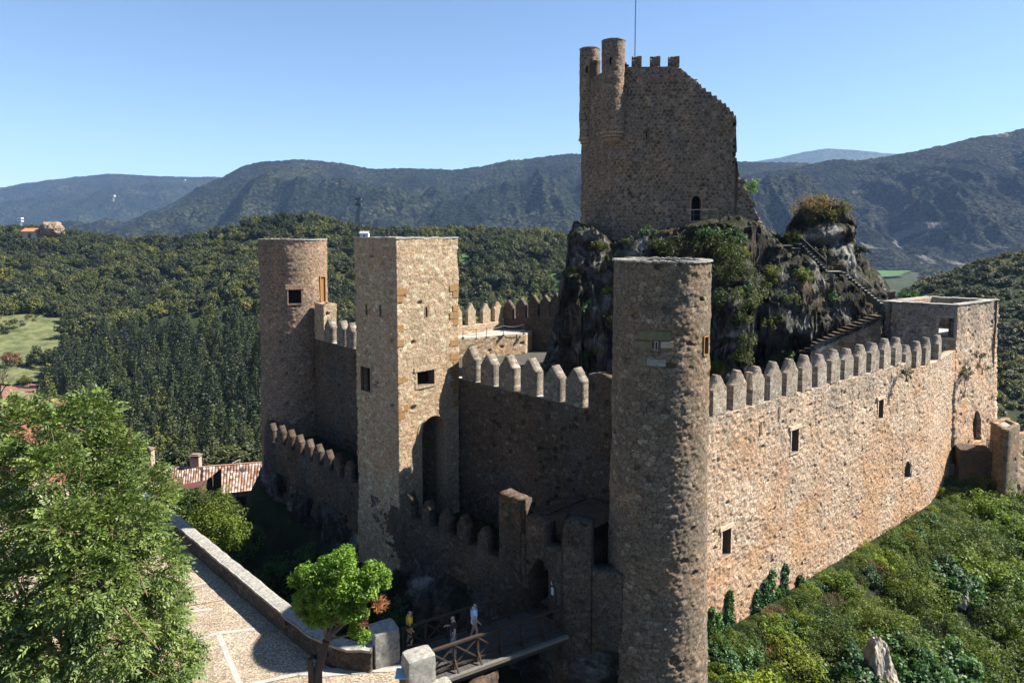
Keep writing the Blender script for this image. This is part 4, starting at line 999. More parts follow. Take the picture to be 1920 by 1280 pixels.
for nm, (a, b_), sg in (('near', (An, Bn), 1), ('far', (Af, Bf), -1)):
    mb = MB(); mb.bar(a+Vector((0, 0, 1.08)), b_+Vector((0, 0, 1.08)), .13, .08); rl = mb.build('railing', [M_timber], br_)
    mb = MB(); mb.bar(a+Vector((0, 0, .16)), b_+Vector((0, 0, .16)), .07, .07); mb.build('bottom_rail', [M_timber], rl)
    n_ = 6
    for k in range(n_+1):
        p = a.lerp(b_, k/n_); mb = MB(); mb.box(p+Vector((0, 0, .52)), bd*.05, bs*.05, (0, 0, .56)); mb.build('post', [M_timber], rl)
        mb = MB(); mb.bar(p+bs*sg*.04+Vector((0, 0, .42)), p+bs*sg*.38+Vector((0, 0, .03)), .06); mb.build('strut', [M_timber], rl)
        if k < n_:
            q = a.lerp(b_, (k+1)/n_); mb = MB(); mb.bar(p+Vector((0, 0, .2)), q+Vector((0, 0, 1.02)), .05); mb.bar(p+bs*.055+Vector((0, 0, 1.02)), q+bs*.055+Vector((0, 0, .2)), .05); mb.build('cross_brace', [M_timber], rl)
# masonry abutment under the near end
ab = Path([(-4.9, 23.2), (-2.6, 23.4), (-.55, 26.55), (-2.2, 28.9), (-5.0, 27.4)], True)
o = wall('bridge_abutment', ab, -26, -17.85, .08, .6, (.36, .24), .05, [M_barb], None, 161); tag(o, 'rough masonry abutment carrying the near end of the bridge', 'abutment')
# lectern stand at the lower edge
lp = at_z(757, 1262, -16.6)
t = empty('information_stand', (lp.x, lp.y, -17.5), 'dark stand with a pale blue tilted top at the bottom edge beside the pale pillar', 'stand')
mb = MB(); mb.box((lp.x, lp.y, -17.08), (.16, 0, 0), (0, .08, 0), (0, 0, .42)); mb.build('post', [M_iron], t)
mb = MB(); mb.box((lp.x, lp.y, -16.6), (.3, 0, 0), (0, .2, .07), (0, -.01, .025)); mb.build('panel', [flat_mat('pale_blue_panel', (.30, .44, .52), .3, 4, .4)], t)

# ------------------------------------------------------------------ people
def skin_body(name, joints, edges, parent, mat, sub=2):
    me = bpy.data.meshes.new(name); keys = list(joints); me.from_pydata([joints[k][0] for k in keys], [(keys.index(a), keys.index(b)) for a, b in edges], [])
    o = bpy.data.objects.new(name, me); C.objects.link(o)
    md = o.modifiers.new('s', 'SKIN'); md.use_smooth_shade = True; sk = me.skin_vertices[0].data
    for i, k in enumerate(keys): r = joints[k][1]; sk[i].radius = (r, r) if not isinstance(r, tuple) else r; sk[i].use_root = (i == 0)
    s2_ = o.modifiers.new('b', 'SUBSURF'); s2_.levels = s2_.render_levels = sub
    dg = bpy.context.evaluated_depsgraph_get(); ev = bpy.data.meshes.new_from_object(o.evaluated_get(dg)); bpy.data.objects.remove(o)
    ob = bpy.data.objects.new(name, ev); C.objects.link(ob); ob.parent = parent; ev.materials.clear(); ev.materials.append(mat)
    ev.polygons.foreach_set('use_smooth', [True]*len(ev.polygons)); return ob
M_skin = flat_mat('skin', (.50, .30, .21), .1, 5, .6)
def person(loc, rz, label, shirt, legs, hair, stride=.12, arms=((.05, .15), (-.02, .1)), H_=1.68, dress=False, lean=0., parts=('shirt', 'shorts')):
    t = empty('person', loc, label, 'person', rz=rz); s = H_/1.7
    def v(x, y, z, r): return (Vector((x*s, (y+lean*max(0, z-.9))*s, z*s)), r*s)
    (ay1, az1), (ay2, az2) = arms
    J = {'pel': v(0, 0, .94, .125), 'wa': v(0, 0, 1.08, .115), 'ch': v(0, .01, 1.28, .145), 'nb': v(0, 0, 1.43, .07), 'ne': v(0, .01, 1.5, .05), 'he': v(0, .03, 1.58, .09), 'ht': v(0, .03, 1.66, .075),
         'lh': v(.1, 0, .88, .09), 'lk': v(.11, stride*.5+.02, .48, .058), 'la': v(.11, stride*.35, .09, .04), 'lt': v(.12, stride*.35+.16, .03, .032),
         'rh': v(-.1, 0, .88, .09), 'rk': v(-.11, -stride*.2+.02, .48, .058), 'ra': v(-.11, -stride*.8, .09, .04), 'rt': v(-.12, -stride*.8+.16, .03, .032)}
    for sgn, k, (hy, hz) in ((1, 'l', (ay1, az1)), (-1, 'r', (ay2, az2))):
        J[k+'s'] = v(.19*sgn, 0, 1.4, .055); J[k+'e'] = v(.25*sgn, -.04+hy*.3, 1.12, .042); J[k+'w'] = v(.24*sgn, hy, .86+hz, .03); J[k+'p'] = v(.235*sgn, hy+.05, .80+hz*1.15, .034)
        for fi in range(4): J[k+'f%d' % fi] = v((.235+(-.02+.014*fi))*sgn, hy+.09, .725+hz*1.2, .009)
        J[k+'th'] = v(.20*sgn, hy+.09, .79+hz*1.15, .01)
    E_ = [('pel', 'wa'), ('wa', 'ch'), ('ch', 'nb'), ('nb', 'ne'), ('ne', 'he'), ('he', 'ht')]
    for k in 'lr': E_ += [('pel', k+'h'), (k+'h', k+'k'), (k+'k', k+'a'), (k+'a', k+'t'), ('nb', k+'s'), (k+'s', k+'e'), (k+'e', k+'w'), (k+'w', k+'p'), (k+'p', k+'th')]+[(k+'p', k+'f%d' % i) for i in range(4)]
    skin_body('body', J, E_, t, M_skin)
    def cloth(nm, keys, ed, mat, g=.018): skin_body(nm, {k: (J[k][0], J[k][1]+g*s) for k in keys}, ed, t, mat)
    top = {k: J[k] for k in ('wa', 'ch', 'nb', 'ls', 'rs')}
    J['lse'] = (J['ls'][0].lerp(J['le'][0], .55), J['le'][1]+.012); J['rse'] = (J['rs'][0].lerp(J['re'][0], .55), J['re'][1]+.012)
    J['hem'] = (J['pel'][0]+Vector((0, 0, -.06 if not dress else -.2))*s, (.125 if not dress else .17)*s)
    cloth(parts[0], ['ch', 'wa', 'pel', 'hem', 'nb', 'ls', 'rs', 'lse', 'rse'], [('ch', 'wa'), ('wa', 'pel'), ('pel', 'hem'), ('ch', 'nb'), ('nb', 'ls'), ('nb', 'rs'), ('ls', 'lse'), ('rs', 'rse')], shirt)
    if not dress:
        J['lhk'] = (J['lh'][0].lerp(J['lk'][0], .95 if parts[1] == 'trousers' else .6), .07*s); J['rhk'] = (J['rh'][0].lerp(J['rk'][0], .95 if parts[1] == 'trousers' else .6), .07*s)
        ks = ['pel', 'lh', 'rh', 'lhk', 'rhk']; ed = [('pel', 'lh'), ('pel', 'rh'), ('lh', 'lhk'), ('rh', 'rhk')]
        if parts[1] == 'trousers': ks += ['la', 'ra']; ed += [('lhk', 'la'), ('rhk', 'ra')]
        cloth(parts[1], ks, ed, legs, .014)
    J['hb'] = (J['ht'][0]+Vector((0, -.045, -.01))*s, .082*s); J['hn'] = (J['he'][0]+Vector((0, -.07, -.02))*s, .07*s)
    cloth('hair', ['hb', 'hn'], [('hb', 'hn')], hair, .0)
    for k in 'lr': J[k+'a2'] = (J[k+'a'][0]+Vector((0, 0, -.045))*s, .042*s); cloth('shoe', [k+'a2', k+'t'], [(k+'a2', k+'t')], M_shoe, .006)
    hc = J['he'][0]
    def bit(nm, c, a, b_, d_, m_):
        mb = MB(); mb.box(c, (a*s, 0, 0), (0, b_*s, 0), (0, 0, d_*s)); q = npmesh(nm, mb.V, mb.Q); ob = bpy.data.objects.new(nm, q); C.objects.link(ob); ob.parent = t; q.materials.append(m_)
    for sx in (-1, 1): bit('eye', hc+Vector((.03*sx, .088, .012))*s, .011, .006, .006, M_feat); bit('ear', hc+Vector((.09*sx, 0, 0))*s, .008, .016, .025, M_skin)
    bit('mouth', hc+Vector((0, .09, -.052))*s, .022, .005, .004, M_feat); bit('nose', hc+Vector((0, .098, -.018))*s, .01, .014, .018, M_skin)
    return t
M_feat = flat_mat('features', (.10, .05, .04), .1, 5)
M_shoe = flat_mat('white_shoes', (.6, .6, .62), .2, 6); M_hair = flat_mat('dark_hair', (.03, .02, .015), .3, 20)
M_yel = flat_mat('yellow_cloth', (.85, .48, .03), .12, 5); M_blue = flat_mat('pale_blue_cloth', (.52, .64, .88), .12, 5); M_blk = flat_mat('black_cloth', (.03, .03, .035), .3, 5); M_jean = flat_mat('blue_denim', (.14, .22, .34), .3, 9)
def pf(px, py, z=-17.43): return at_z(px, py, z)
person(pf(768, 1213), math.radians(-75), 'person in a long yellow shirt standing at the bridge start', M_yel, M_blk, M_hair, .14, ((.1, .05), (.05, .0)), 1.62, dress=True, parts=('shirt', 'x'))
person(pf(889, 1200), math.radians(-80), 'person in a pale blue top and skirt walking over the bridge to the gate', M_blue, M_blk, M_hair, .2, ((.2, .06), (.0, .0)), 1.66, dress=True, parts=('dress', 'x'))
person(pf(851, 1226), math.radians(100), 'person in a black top and jeans holding up a phone on the bridge', M_blk, M_jean, M_hair, .1, ((.3, .3), (.02, .0)), 1.68, parts=('top', 'trousers'))
person(pf(282, 968, -17.5), math.radians(20), 'person in a white shirt at the far end of the parapet beside the tree', flat_mat('white_cloth', (.72, .76, .85), .1, 5), M_jean, M_hair, .15, H_=1.7)
kpz = kp.hit(1174, 126); b_, n = kp.at(kpz[1]); b_ = b_-n*.75
person((b_.x, b_.y, zk0-1.08), math.radians(160), 'person in dark clothes on top of the keep beside the turret', M_blk, M_blk, M_hair, .05, H_=1.72)

# ------------------------------------------------------------------ house
def tile_roof(name, A, B, Cc, D, parent, seed):
    """eave A->B (left to right), ridge D->Cc (left to right); barrel tiles run up the slope"""
    A, B, Cc, D = map(Vector, (A, B, Cc, D)); Wd = (B-A).length; nt_ = int(Wd/.3); sub = 8; L_ = (D-A).length; nr = int(L_/.45)
    u = np.linspace(0, 1, nt_*sub+1); rows = []
    for r in range(nr): rows += [r/nr, (r+.97)/nr]
    rows = np.array(rows)
    U, R = np.meshgrid(u, rows, indexing='ij')
    A_, B_, C_, D_ = [np.array(v) for v in (A, B, Cc, D)]
    P = (A_*(1-U[..., None])+B_*U[..., None])*(1-R[..., None])+(D_*(1-U[..., None])+C_*U[..., None])*R[..., None]
    nrm = np.cross(B_-A_, D_-A_); nrm = nrm/np.linalg.norm(nrm); nrm = nrm*np.sign(nrm[2])
    ph = U*nt_; h = .075*np.abs(np.sin(ph*math.pi))**.7*1.0
    rowi = np.floor(R*nr+1e-6); ti = np.floor(ph-.001)
    rnd = hsh(ti, rowi, np.full(ti.shape, seed)); fr = R*nr-rowi
    P = P+nrm*(h+.035*(1-fr)+.03*(rnd-.5))[..., None]
    n1, n2 = U.shape; i = np.arange(n1*n2).reshape(n1, n2); Q = np.stack([i[:-1, :-1], i[1:, :-1], i[1:, 1:], i[:-1, 1:]], -1).reshape(-1, 4)
    col = np.stack([rnd, np.clip(h/.07, 0, 1), hsh(ti, rowi, np.full(ti.shape, seed+5))], -1).reshape(-1, 3)
    return link(name, npmesh(name, P.reshape(-1, 3), Q, col), parent, [M_tile])
def tile_mat():
    m, n, b = newmat('barrel_tiles', .9, .15); at = N(n, 'ShaderNodeVertexColor', layer_name='mas'); sp = N(n, 'ShaderNodeSeparateColor'); n.links.new(at.outputs[0], sp.inputs[0])
    c = ramp(n, sp.outputs[0], [(0, (.16, .085, .06)), (.35, (.36, .20, .14)), (.7, (.44, .31, .24)), (1, (.60, .50, .42))])
    c = mix(n, ramp(n, sp.outputs[1], [(.1, .85), (.5, 0.)]), c, (.05, .035, .03))
    c = mix(n, 1., c, ramp(n, noise(n, 6, 5, .8, pos(n)), [(.3, (.55,)*3), (.6, (1.1,)*3)]), 'MULTIPLY'); n.links.new(c, b.inputs['Base Color']); return m
M_tile = tile_mat()
hs = empty('house', (-33, 76, -34), 'village house with a barrel tiled roof and two chimneys beyond the parapet', 'house')
e0, e1 = at_y(235, 916, 74.20), at_y(378, 928, 73.20); r0, r1 = at_y(248, 877, 77.80), at_y(381, 877, 77.20)
e2, e3 = at_y(377, 931, 72.80), at_y(505, 916, 74.00); r2, r3 = at_y(380, 876, 77.00), at_y(512, 866, 77.60)
tile_roof('roof', e0, e1, r1, r0, hs, 1); tile_roof('roof', e2, e3, r3, r2, hs, 2)
mb = MB()
for a, b_ in ((e0, e1), (e2, e3)):
    zt_ = min(a.z, b_.z)-.12; mb.quad((a.x, a.y+.5, -36), (b_.x, b_.y+.5, -36), (b_.x, b_.y+.5, b_.z-.1), (a.x, a.y+.5, a.z-.1))
    mb.quad((b_.x, b_.y+.5, -36), (b_.x+.6, 82, -36), (b_.x+.6, 82, b_.z), (b_.x, b_.y+.5, b_.z-.1)); mb.quad((a.x, 82, -36), (a.x, a.y+.5, -36), (a.x, a.y+.5, a.z-.1), (a.x, 82, a.z))
mb.build('wall', [M_plaster], hs)
for a, b_, c_, d_ in ((e0, e1, r1, r0), (e2, e3, r3, r2)):
    mb = MB(); k = Vector((0, 3.6, 0)); mb.quad(d_+Vector((0, 0, .05)), c_+Vector((0, 0, .05)), c_+k-Vector((0, 0, 1.6)), d_+k-Vector((0, 0, 1.6))); mb.build('rear_roof', [flat_mat('old_tiles', (.30, .18, .13), .4, 8)], hs)
    mb = MB(); mb.tube([d_+Vector((0, 0, .08)), c_+Vector((0, 0, .08))], .11, 8); mb.build('ridge_tile', [flat_mat('ridge_tiles', (.38, .23, .17), .4, 8)], hs)
for px_, yt, yb, Y, ww in ((368, 857, 880, 77.6, .5), (280, 845, 880, 79, .5)):
    c = at_y(px_, yb, Y); ct = at_y(px_, yt, Y); mb = MB(); mb.box((c.x, Y, (c.z+ct.z)/2-.2), (ww, 0, 0), (0, ww*.8, 0), (0, 0, (ct.z-c.z)/2+.2)); ch = mb.build('chimney', [M_plaster], hs)
    mb = MB(); z = ct.z
    for sx in (-1, 1):
        for sy in (-1, 1): mb.box((c.x+sx*ww*.8, Y+sy*ww*.6, z+.1), (.06, 0, 0), (0, .06, 0), (0, 0, .1))
    mb.box((c.x, Y, z+.25), (ww*1.2, 0, 0), (0, ww, 0), (0, 0, .05)); mb.box((c.x, Y, z+.36), (ww*.8, 0, 0), (0, ww*.7, 0), (0, 0, .06)); mb.build('cowl', [M_tile if 0 else flat_mat('chimney_cowl', (.22, .15, .12), .4, 8)], ch)
# windows of the house
for (x0, y0, x1, y1) in ((443, 930, 462, 948), (474, 936, 486, 950)):
    a, b_ = at_y(x0, y0, 73.85), at_y(x1, y1, 73.85); mb = MB(); c = (a+b_)/2
    mb.box(c, ((b_.x-a.x)/2, 0, 0), (0, .06, 0), (0, 0, (a.z-b_.z)/2)); w_ = mb.build('window', [M_oak], hs)
    mb = MB(); mb.box(c+Vector((0, -.08, 0)), ((b_.x-a.x)/2*.8, 0, 0), (0, .01, 0), (0, 0, (a.z-b_.z)/2*.85)); mb.build('pane', [M_dark], w_)
an_ = at_y(450, 875, 76.50); mb = MB(); mb.tube([an_, an_+Vector((0, 0, .9))], .025, 6); mb.tube([an_+Vector((-.9, 0, .45)), an_+Vector((.1, 0, .9))], .02, 5); mb.tube([an_+Vector((-.85, 0, .5)), an_+Vector((-.85, 0, .3))], .02, 5)
for k in range(6): q = an_+Vector((-.8+k*.15, 0, .5+k*.07)); mb.tube([q+Vector((0, -.25, 0)), q+Vector((0, .25, 0))], .012, 4)
tag(mb.build('television_antenna', [flat_mat('pale_metal', (.5, .5, .5), .2, 5, .4)], None), 'thin rooftop antenna on the tiled house', 'antenna')
ds = at_y(455, 886, 75.60); mb = MB(); mb.tube([ds, ds+Vector((0, 0, .25))], .03, 6); n_ = 14
for rr0, rr1, y0_, y1_ in ((0, .15, .0, -.02), (.15, .3, -.02, -.08)):
    for k in range(n_):
        a, b_ = 2*math.pi*k/n_, 2*math.pi*(k+1)/n_
        mb.quad(*[ds+Vector((r*math.cos(t_), yy, .35+r*math.sin(t_))) for r, yy, t_ in ((rr0, y0_, a), (rr0, y0_, b_), (rr1, y1_, b_), (rr1, y1_, a))])
tag(mb.build('satellite_dish', [flat_mat('dish_white', (.7, .7, .7), .1, 5, .4)], None), 'small white satellite dish on the tiled roof', 'satellite dish')
# shed roof in front of the house (dark gable below the roof)
q0, q1 = at_y(292, 925, 50), at_y(372, 912, 50)
mb = MB(); zl = q0.z
mb.quad((q0.x, 50, -26), (q1.x, 50, -26), (q1.x, 50, q1.z), (q0.x, 50, q0.z-.2)); mb.quad((q1.x, 50, -26), (q1.x, 54, -26), (q1.x, 54, q1.z), (q1.x, 50, q1.z)); mb.quad((q0.x, 54, -26), (q0.x, 50, -26), (q0.x, 50, q0.z-.2), (q0.x, 54, q0.z-.2))
sh = mb.build('outbuilding', [M_barb], None); tag(sh, 'dark low outbuilding between the parapet and the tiled house', 'shed')
mb = MB(); mb.quad((q0.x-.2, 49.8, q0.z-.15), (q1.x+.2, 49.8, q1.z+.05), (q1.x+.2, 51.2, q1.z+.12), (q0.x-.2, 51.2, q0.z-.1)); mb.build('roof', [flat_mat('old_red_tiles', (.13, .055, .045), .4, 8)], sh)

# ------------------------------------------------------------------ vegetation
def leaves(cent, rad, n, L, Wd, rng, up=.5, shell=.6, squash=(1, 1, 1)):
    """n leaves in each clump: rhombic blades with random tilt, denser towards the clump's skin"""
    cent = np.asarray(cent, float); k = len(cent); rad = np.broadcast_to(np.asarray(rad, float), (k,))
    d = rng.normal(size=(k, n, 3)); d /= np.linalg.norm(d, axis=-1, keepdims=True)
    rr = rng.random((k, n, 1))**(1/3)*(1-shell)+shell*(.75+.35*rng.random((k, n, 1)))
    c = cent[:, None, :]+d*rr*rad[:, None, None]*np.array(squash)
    nv = d*.7+np.array([0, 0, up])+rng.normal(size=(k, n, 3))*.55; nv /= np.linalg.norm(nv, axis=-1, keepdims=True)
    t = np.cross(nv, rng.normal(size=(k, n, 3))); t /= np.linalg.norm(t, axis=-1, keepdims=True); s = np.cross(nv, t)
    l = L*(.7+.6*rng.random((k, n, 1))); w_ = Wd*(.7+.6*rng.random((k, n, 1)))
    V = np.stack([c-t*l/2, c+s*w_/2-nv*w_*.15, c+t*l/2, c-s*w_/2-nv*w_*.15], 2).reshape(-1, 3)
    Q = np.arange(len(V)).reshape(-1, 4)
    cr = rng.random((k, 1))*.5+rng.random((k, n))*.5; cr = np.repeat(cr.reshape(-1), 4)
    return V, Q, np.stack([cr, cr*0+.5, cr*0], -1)
def crown_mesh(name, cent, rad, n, L, Wd, seed, **k):
    rng = np.random.default_rng(seed); V, Q, col = leaves(cent, rad, n, L, Wd, rng, **k); return npmesh(name, V, Q, col)
def blob_centres(rng, k, rx, ry, rz, z0, fill=.35, lump=.25):
    d = rng.normal(size=(k, 3)); d /= np.linalg.norm(d, axis=1)[:, None]; d[:, 2] = np.abs(d[:, 2])*np.where(rng.random(k) < .25, -.5, 1)
    r = 1-fill*rng.random(k)**1.5; r = r*(1+lump*vnoise(d[:, 0]*2.2, d[:, 1]*2.2, d[:, 2]*2.2, int(rng.integers(999))))
    return d*r[:, None]*np.array([rx, ry, rz])+np.array([0, 0, z0])
def trunk_mesh(name, h, r, seed, limbs=4, lean=.0, spread=.5):
    rd = random.Random(seed); mb = MB(); top = Vector((lean, 0, h))
    P = [Vector((0, 0, -.4)), Vector((rd.uniform(-.05, .05)*h+lean*.3, rd.uniform(-.05, .05)*h, h*.5)), top]
    mb.tube(P, [r*1.25, r*.9, r*.45], 8)
    for k in range(limbs):
        a = 2*math.pi*k/limbs+rd.random(); b = P[1].lerp(top, rd.random()*.8); e = b+Vector((math.cos(a), math.sin(a), .7))*h*spread*rd.uniform(.7, 1.1)
        mb.tube([b, b.lerp(e, .5)+Vector((0, 0, .05*h)), e], [r*.45, r*.3, r*.1], 6)
    return npmesh(name, mb.V, mb.Q)
M_bark = flat_mat('bark', (.13, .10, .075), .5, 8, bs=.8)
L_oak = leaf_mat('holm_oak_leaves', (0.0242, 0.0357, 0.0140), (0.0829, 0.0905, 0.0357), .2, big=True)
L_pine = leaf_mat('pine_needles', (0.0166, 0.0285, 0.0130), (0.0546, 0.0700, 0.0333), .15, big=True)
L_shrub = leaf_mat('hill_shrub_leaves', (0.0357, 0.0433, 0.0179), (0.0944, 0.0944, 0.0395), .2, big=True)
L_bush = leaf_mat('bramble_leaves', (0.0443, 0.0790, 0.0142), (0.1345, 0.1819, 0.0285), .35)
L_ivy = leaf_mat('ivy_leaves', (0.0162, 0.0500, 0.0149), (0.0500, 0.1174, 0.0297), .25, .4)
L_olive = leaf_mat('yellow_green_leaves', (0.0467, 0.0723, 0.0170), (0.1062, 0.1403, 0.0323), .35)
L_dry = leaf_mat('dry_grass', (0.110, 0.070, 0.035), (0.190, 0.130, 0.065), .3)
L_ash = leaf_mat('pinnate_leaves', (.022, .048, .013), (.135, .190, .066), .16, .4)
L_pale = leaf_mat('pale_seed_clusters', (0.1625, 0.1950, 0.0910), (0.2730, 0.2860, 0.1690), .3)
L_bright = leaf_mat('bright_green_leaves', (.022, .070, .008), (.115, .205, .024), .28, .35)

def make_tree(name, label, cat, group, crown, trunk, lm):
    t = empty(name, (0, 0, 0), label, cat, group)
    for nm, me, m_ in (('trunk', trunk, M_bark), ('crown', crown, lm)):
        o = bpy.data.objects.new(nm, me); C.objects.link(o); o.parent = t; me.materials.append(m_)
    return t
class Kind:
    """several variants of a plant; the first placement moves the original, later ones copy it"""
    def __init__(s, protos): s.p = protos; s.used = [False]*len(protos); s.i = 0
    def place(s, loc, rz, sc, label=None, v=None):
        k = (s.i if v is None else v) % len(s.p); s.i += 1
        if not s.used[k]:
            s.used[k] = True; o = s.p[k]; o.location = loc; o.rotation_euler = (0, 0, rz); o.scale = (sc, sc, sc)
            if label: o['label'] = label
            return o
        return childcopy(s.p[k], loc, rz, sc, label)
def oak_proto(seed):
    rng = np.random.default_rng(seed); c = blob_centres(rng, 46, 3.0, 3.0, 2.6, 2.3, .4, .35)
    return crown_mesh('crown', c, .85, 34, .62, .45, seed, up=.7)
def pine_proto(seed):
    rng = np.random.default_rng(seed); c = []; r = []
    hh = 11.
    for lv in np.linspace(0, 1, 13):
        R = 2.35*(1-lv)**.8*(.8+.4*rng.random())+.15; n = max(2, int(8*(1-lv)+2))
        for k in range(n):
            a = 2*math.pi*(k+rng.random()*.7)/n; q = R*(.55+.45*rng.random()); c.append((q*math.cos(a), q*math.sin(a), 2+(hh-2)*lv-.25*q)); r.append(.35+.5*(1-lv))
    return crown_mesh('crown', c, np.array(r), 22, .55, .22, seed, up=.2, squash=(1, 1, .6))
def shrub_proto(seed):
    rng = np.random.default_rng(seed); c = blob_centres(rng, 26, 1.7, 1.7, 1.3, .6, .4, .4)
    return crown_mesh('crown', c, .5, 26, .42, .3, seed, up=.7)
oaks = Kind([make_tree('oak_tree', 'round dark evergreen oak on the nearer part of the wooded left hill', 'tree', 'evergreen oaks on the nearer part of the left hill', oak_proto(s), trunk_mesh('trunk', 2.6, .18, s, 3), L_oak) for s in (1, 2, 3, 4, 5)])
pines = Kind([make_tree('pine_tree', 'dark conical pine in the dense pine wood low on the left hillside', 'tree', 'pines low on the left hillside', pine_proto(s), trunk_mesh('trunk', 9.5, .16, s, 0), L_pine) for s in (11, 12, 13, 14)])
shrubs = Kind([make_tree('hillside_shrub', 'rounded shrub on the scrubby right hillside behind the bastion', 'shrub', 'shrubs on the right hillside', shrub_proto(s), trunk_mesh('trunk', 1., .08, s, 3), L_shrub) for s in (21, 22, 23, 24)])

rng = np.random.default_rng(5)
def scatter(y0, y1, a0, a1, sp):
    ys = np.arange(y0, y1, sp); out = []
    X, Y = np.meshgrid(np.arange(min(a0*y0, a0*y1), a1*y1, sp), ys, indexing='ij')
    X = X+rng.uniform(-.48, .48, X.shape)*sp; Y = Y+rng.uniform(-.48, .48, Y.shape)*sp
    k = (X/Y > a0) & (X/Y < a1) & (Y > y0) & (Y < y1); return X[k], Y[k]
def in_any(x, y, polys):
    r = np.zeros(x.shape, bool)
    for p in polys: r |= inpoly(x, y, p)
    return r
polys = [POLY_MEADOW, POLY_RED, POLY_G1, POLY_G3]
def stuffpoints(name, pts, sc, crown_o, label, cat):
    me = bpy.data.meshes.new(name); me.from_pydata([tuple(p) for p in pts], [], [])
    at = me.attributes.new('sc', 'FLOAT', 'POINT'); at.data.foreach_set('value', np.asarray(sc, np.float32))
    rt = me.attributes.new('rt', 'FLOAT_VECTOR', 'POINT'); rv = np.zeros((len(pts), 3), np.float32); rv[:, 2] = rng.uniform(0, 6.28, len(pts)); rt.data.foreach_set('vector', rv.ravel())
    ob = bpy.data.objects.new(name, me); C.objects.link(ob)
    g = bpy.data.node_groups.new(name, 'GeometryNodeTree'); g.interface.new_socket('Geometry', in_out='INPUT', socket_type='NodeSocketGeometry'); g.interface.new_socket('Geometry', in_out='OUTPUT', socket_type='NodeSocketGeometry')
    gi, go = g.nodes.new('NodeGroupInput'), g.nodes.new('NodeGroupOutput'); ip = g.nodes.new('GeometryNodeInstanceOnPoints')
    mp = g.nodes.new('GeometryNodeMeshToPoints')
    g.links.new(gi.outputs[0], mp.inputs[0]); g.links.new(mp.outputs[0], ip.inputs['Points'])
    oi = g.nodes.new('GeometryNodeObjectInfo'); oi.inputs['Object'].default_value = crown_o; g.links.new(oi.outputs['Geometry'], ip.inputs['Instance'])
    for nm, ty, sk in (('sc', 'FLOAT', 'Scale'), ('rt', 'FLOAT_VECTOR', 'Rotation')):
        na = g.nodes.new('GeometryNodeInputNamedAttribute'); na.data_type = ty; na.inputs['Name'].default_value = nm
        g.links.new([o for o in na.outputs if o.enabled][0], ip.inputs[sk])
    g.links.new(ip.outputs[0], go.inputs[0]); md = ob.modifiers.new('scatter', 'NODES'); md.node_group = g
    tag(ob, label, cat, kind='stuff'); return ob
def plant(kind, X, Y, smin, smax, maxn, key, stuff, tint=None):
    Z = H(X, Y); S_ = rng.uniform(smin, smax, X.shape); order = np.argsort(Y/S_)
    for i in order[:maxn]: kind.place((X[i], Y[i], Z[i]-.2), rng.uniform(0, 6.28), S_[i])
    rest = order[maxn:]; nv = len(kind.p)
    if len(rest):
        for v in range(nv):
            r = rest[v::nv]
            if len(r): 
                cr = [c for c in kind.p[v].children if c.data.name.startswith('crown')][0]
                stuffpoints(stuff[0], [(X[i], Y[i], Z[i]-.2) for i in r], S_[r], cr, stuff[1], stuff[2])
# pine wood: low on the left slope
PW = [(ground_at(x, y).x, ground_at(x, y).y) for x, y in [(80, 735), (110, 700), (170, 660), (240, 615), (300, 600), (380, 590), (500, 600), (640, 650), (640, 860), (520, 870), (100, 870)]]
X, Y = scatter(150, 290, -.8, .1, 5.4); k = inpoly(X, Y, PW) & ~in_any(X, Y, polys); plant(pines, X[k], Y[k], .85, 1.45, 290, 0, ('pine_wood', 'dense pine wood on the slope behind the left towers', 'wood'))
X, Y = scatter(158, 530, -.86, .30, 6.6)
dens = fbm(X/45, Y/45, 2., 3)
k = ~inpoly(X, Y, PW) & ~in_any(X, Y, polys) & (dens > -.55)
k2 = in_any(X, Y, [POLY_MEADOW]) & (rng.random(X.shape) < .06); k = k | k2
plant(oaks, X[k], Y[k], .7, 1.5, 290, 0, ('oak_wood', 'oak woodland covering the upper left hill up to its crest', 'wood'))
X, Y = scatter(160, 420, -.86, -.5, 3.6); k = in_any(X, Y, [POLY_MEADOW]) & (fbm(X/14, Y/14, 6., 3) > -.12)
stuffpoints('meadow_scrub', np.stack([X[k], Y[k], H(X[k], Y[k])+.2], -1), rng.uniform(.35, 1.0, k.sum()), [c for c in shrubs.p[1].children if c.data.name.startswith('crown')][0], 'low scrub dotted over the meadow at the left edge', 'scrub')
X, Y = scatter(74, 330, .34, .95, 4.2); k = (fbm(X/25, Y/25, 4., 3) > -.42) & (sdist(X, Y, HULL) > 4)
plant(shrubs, X[k], Y[k], .6, 1.5, 290, 0, ('hillside_scrub', 'scrub covering the upper right hillside', 'scrub'))
X, Y = scatter(330, 1500, .42, .72, 16.); k = (rng.random(X.shape) < .8) & ~in_any(X, Y, [POLY_G2]) & (H(X, Y) < -40) & ~((Y > 700) & (X/Y > .522) & (X/Y < .60))
if k.any(): stuffpoints('valley_wood', np.stack([X[k], Y[k], np.where(Y[k] > 900, -88, H(X[k], Y[k]))], -1), rng.uniform(1.2, 2.0, k.sum()), [c for c in oaks.p[0].children if c.data.name.startswith('crown')][0], 'trees around the green field in the valley', 'wood')

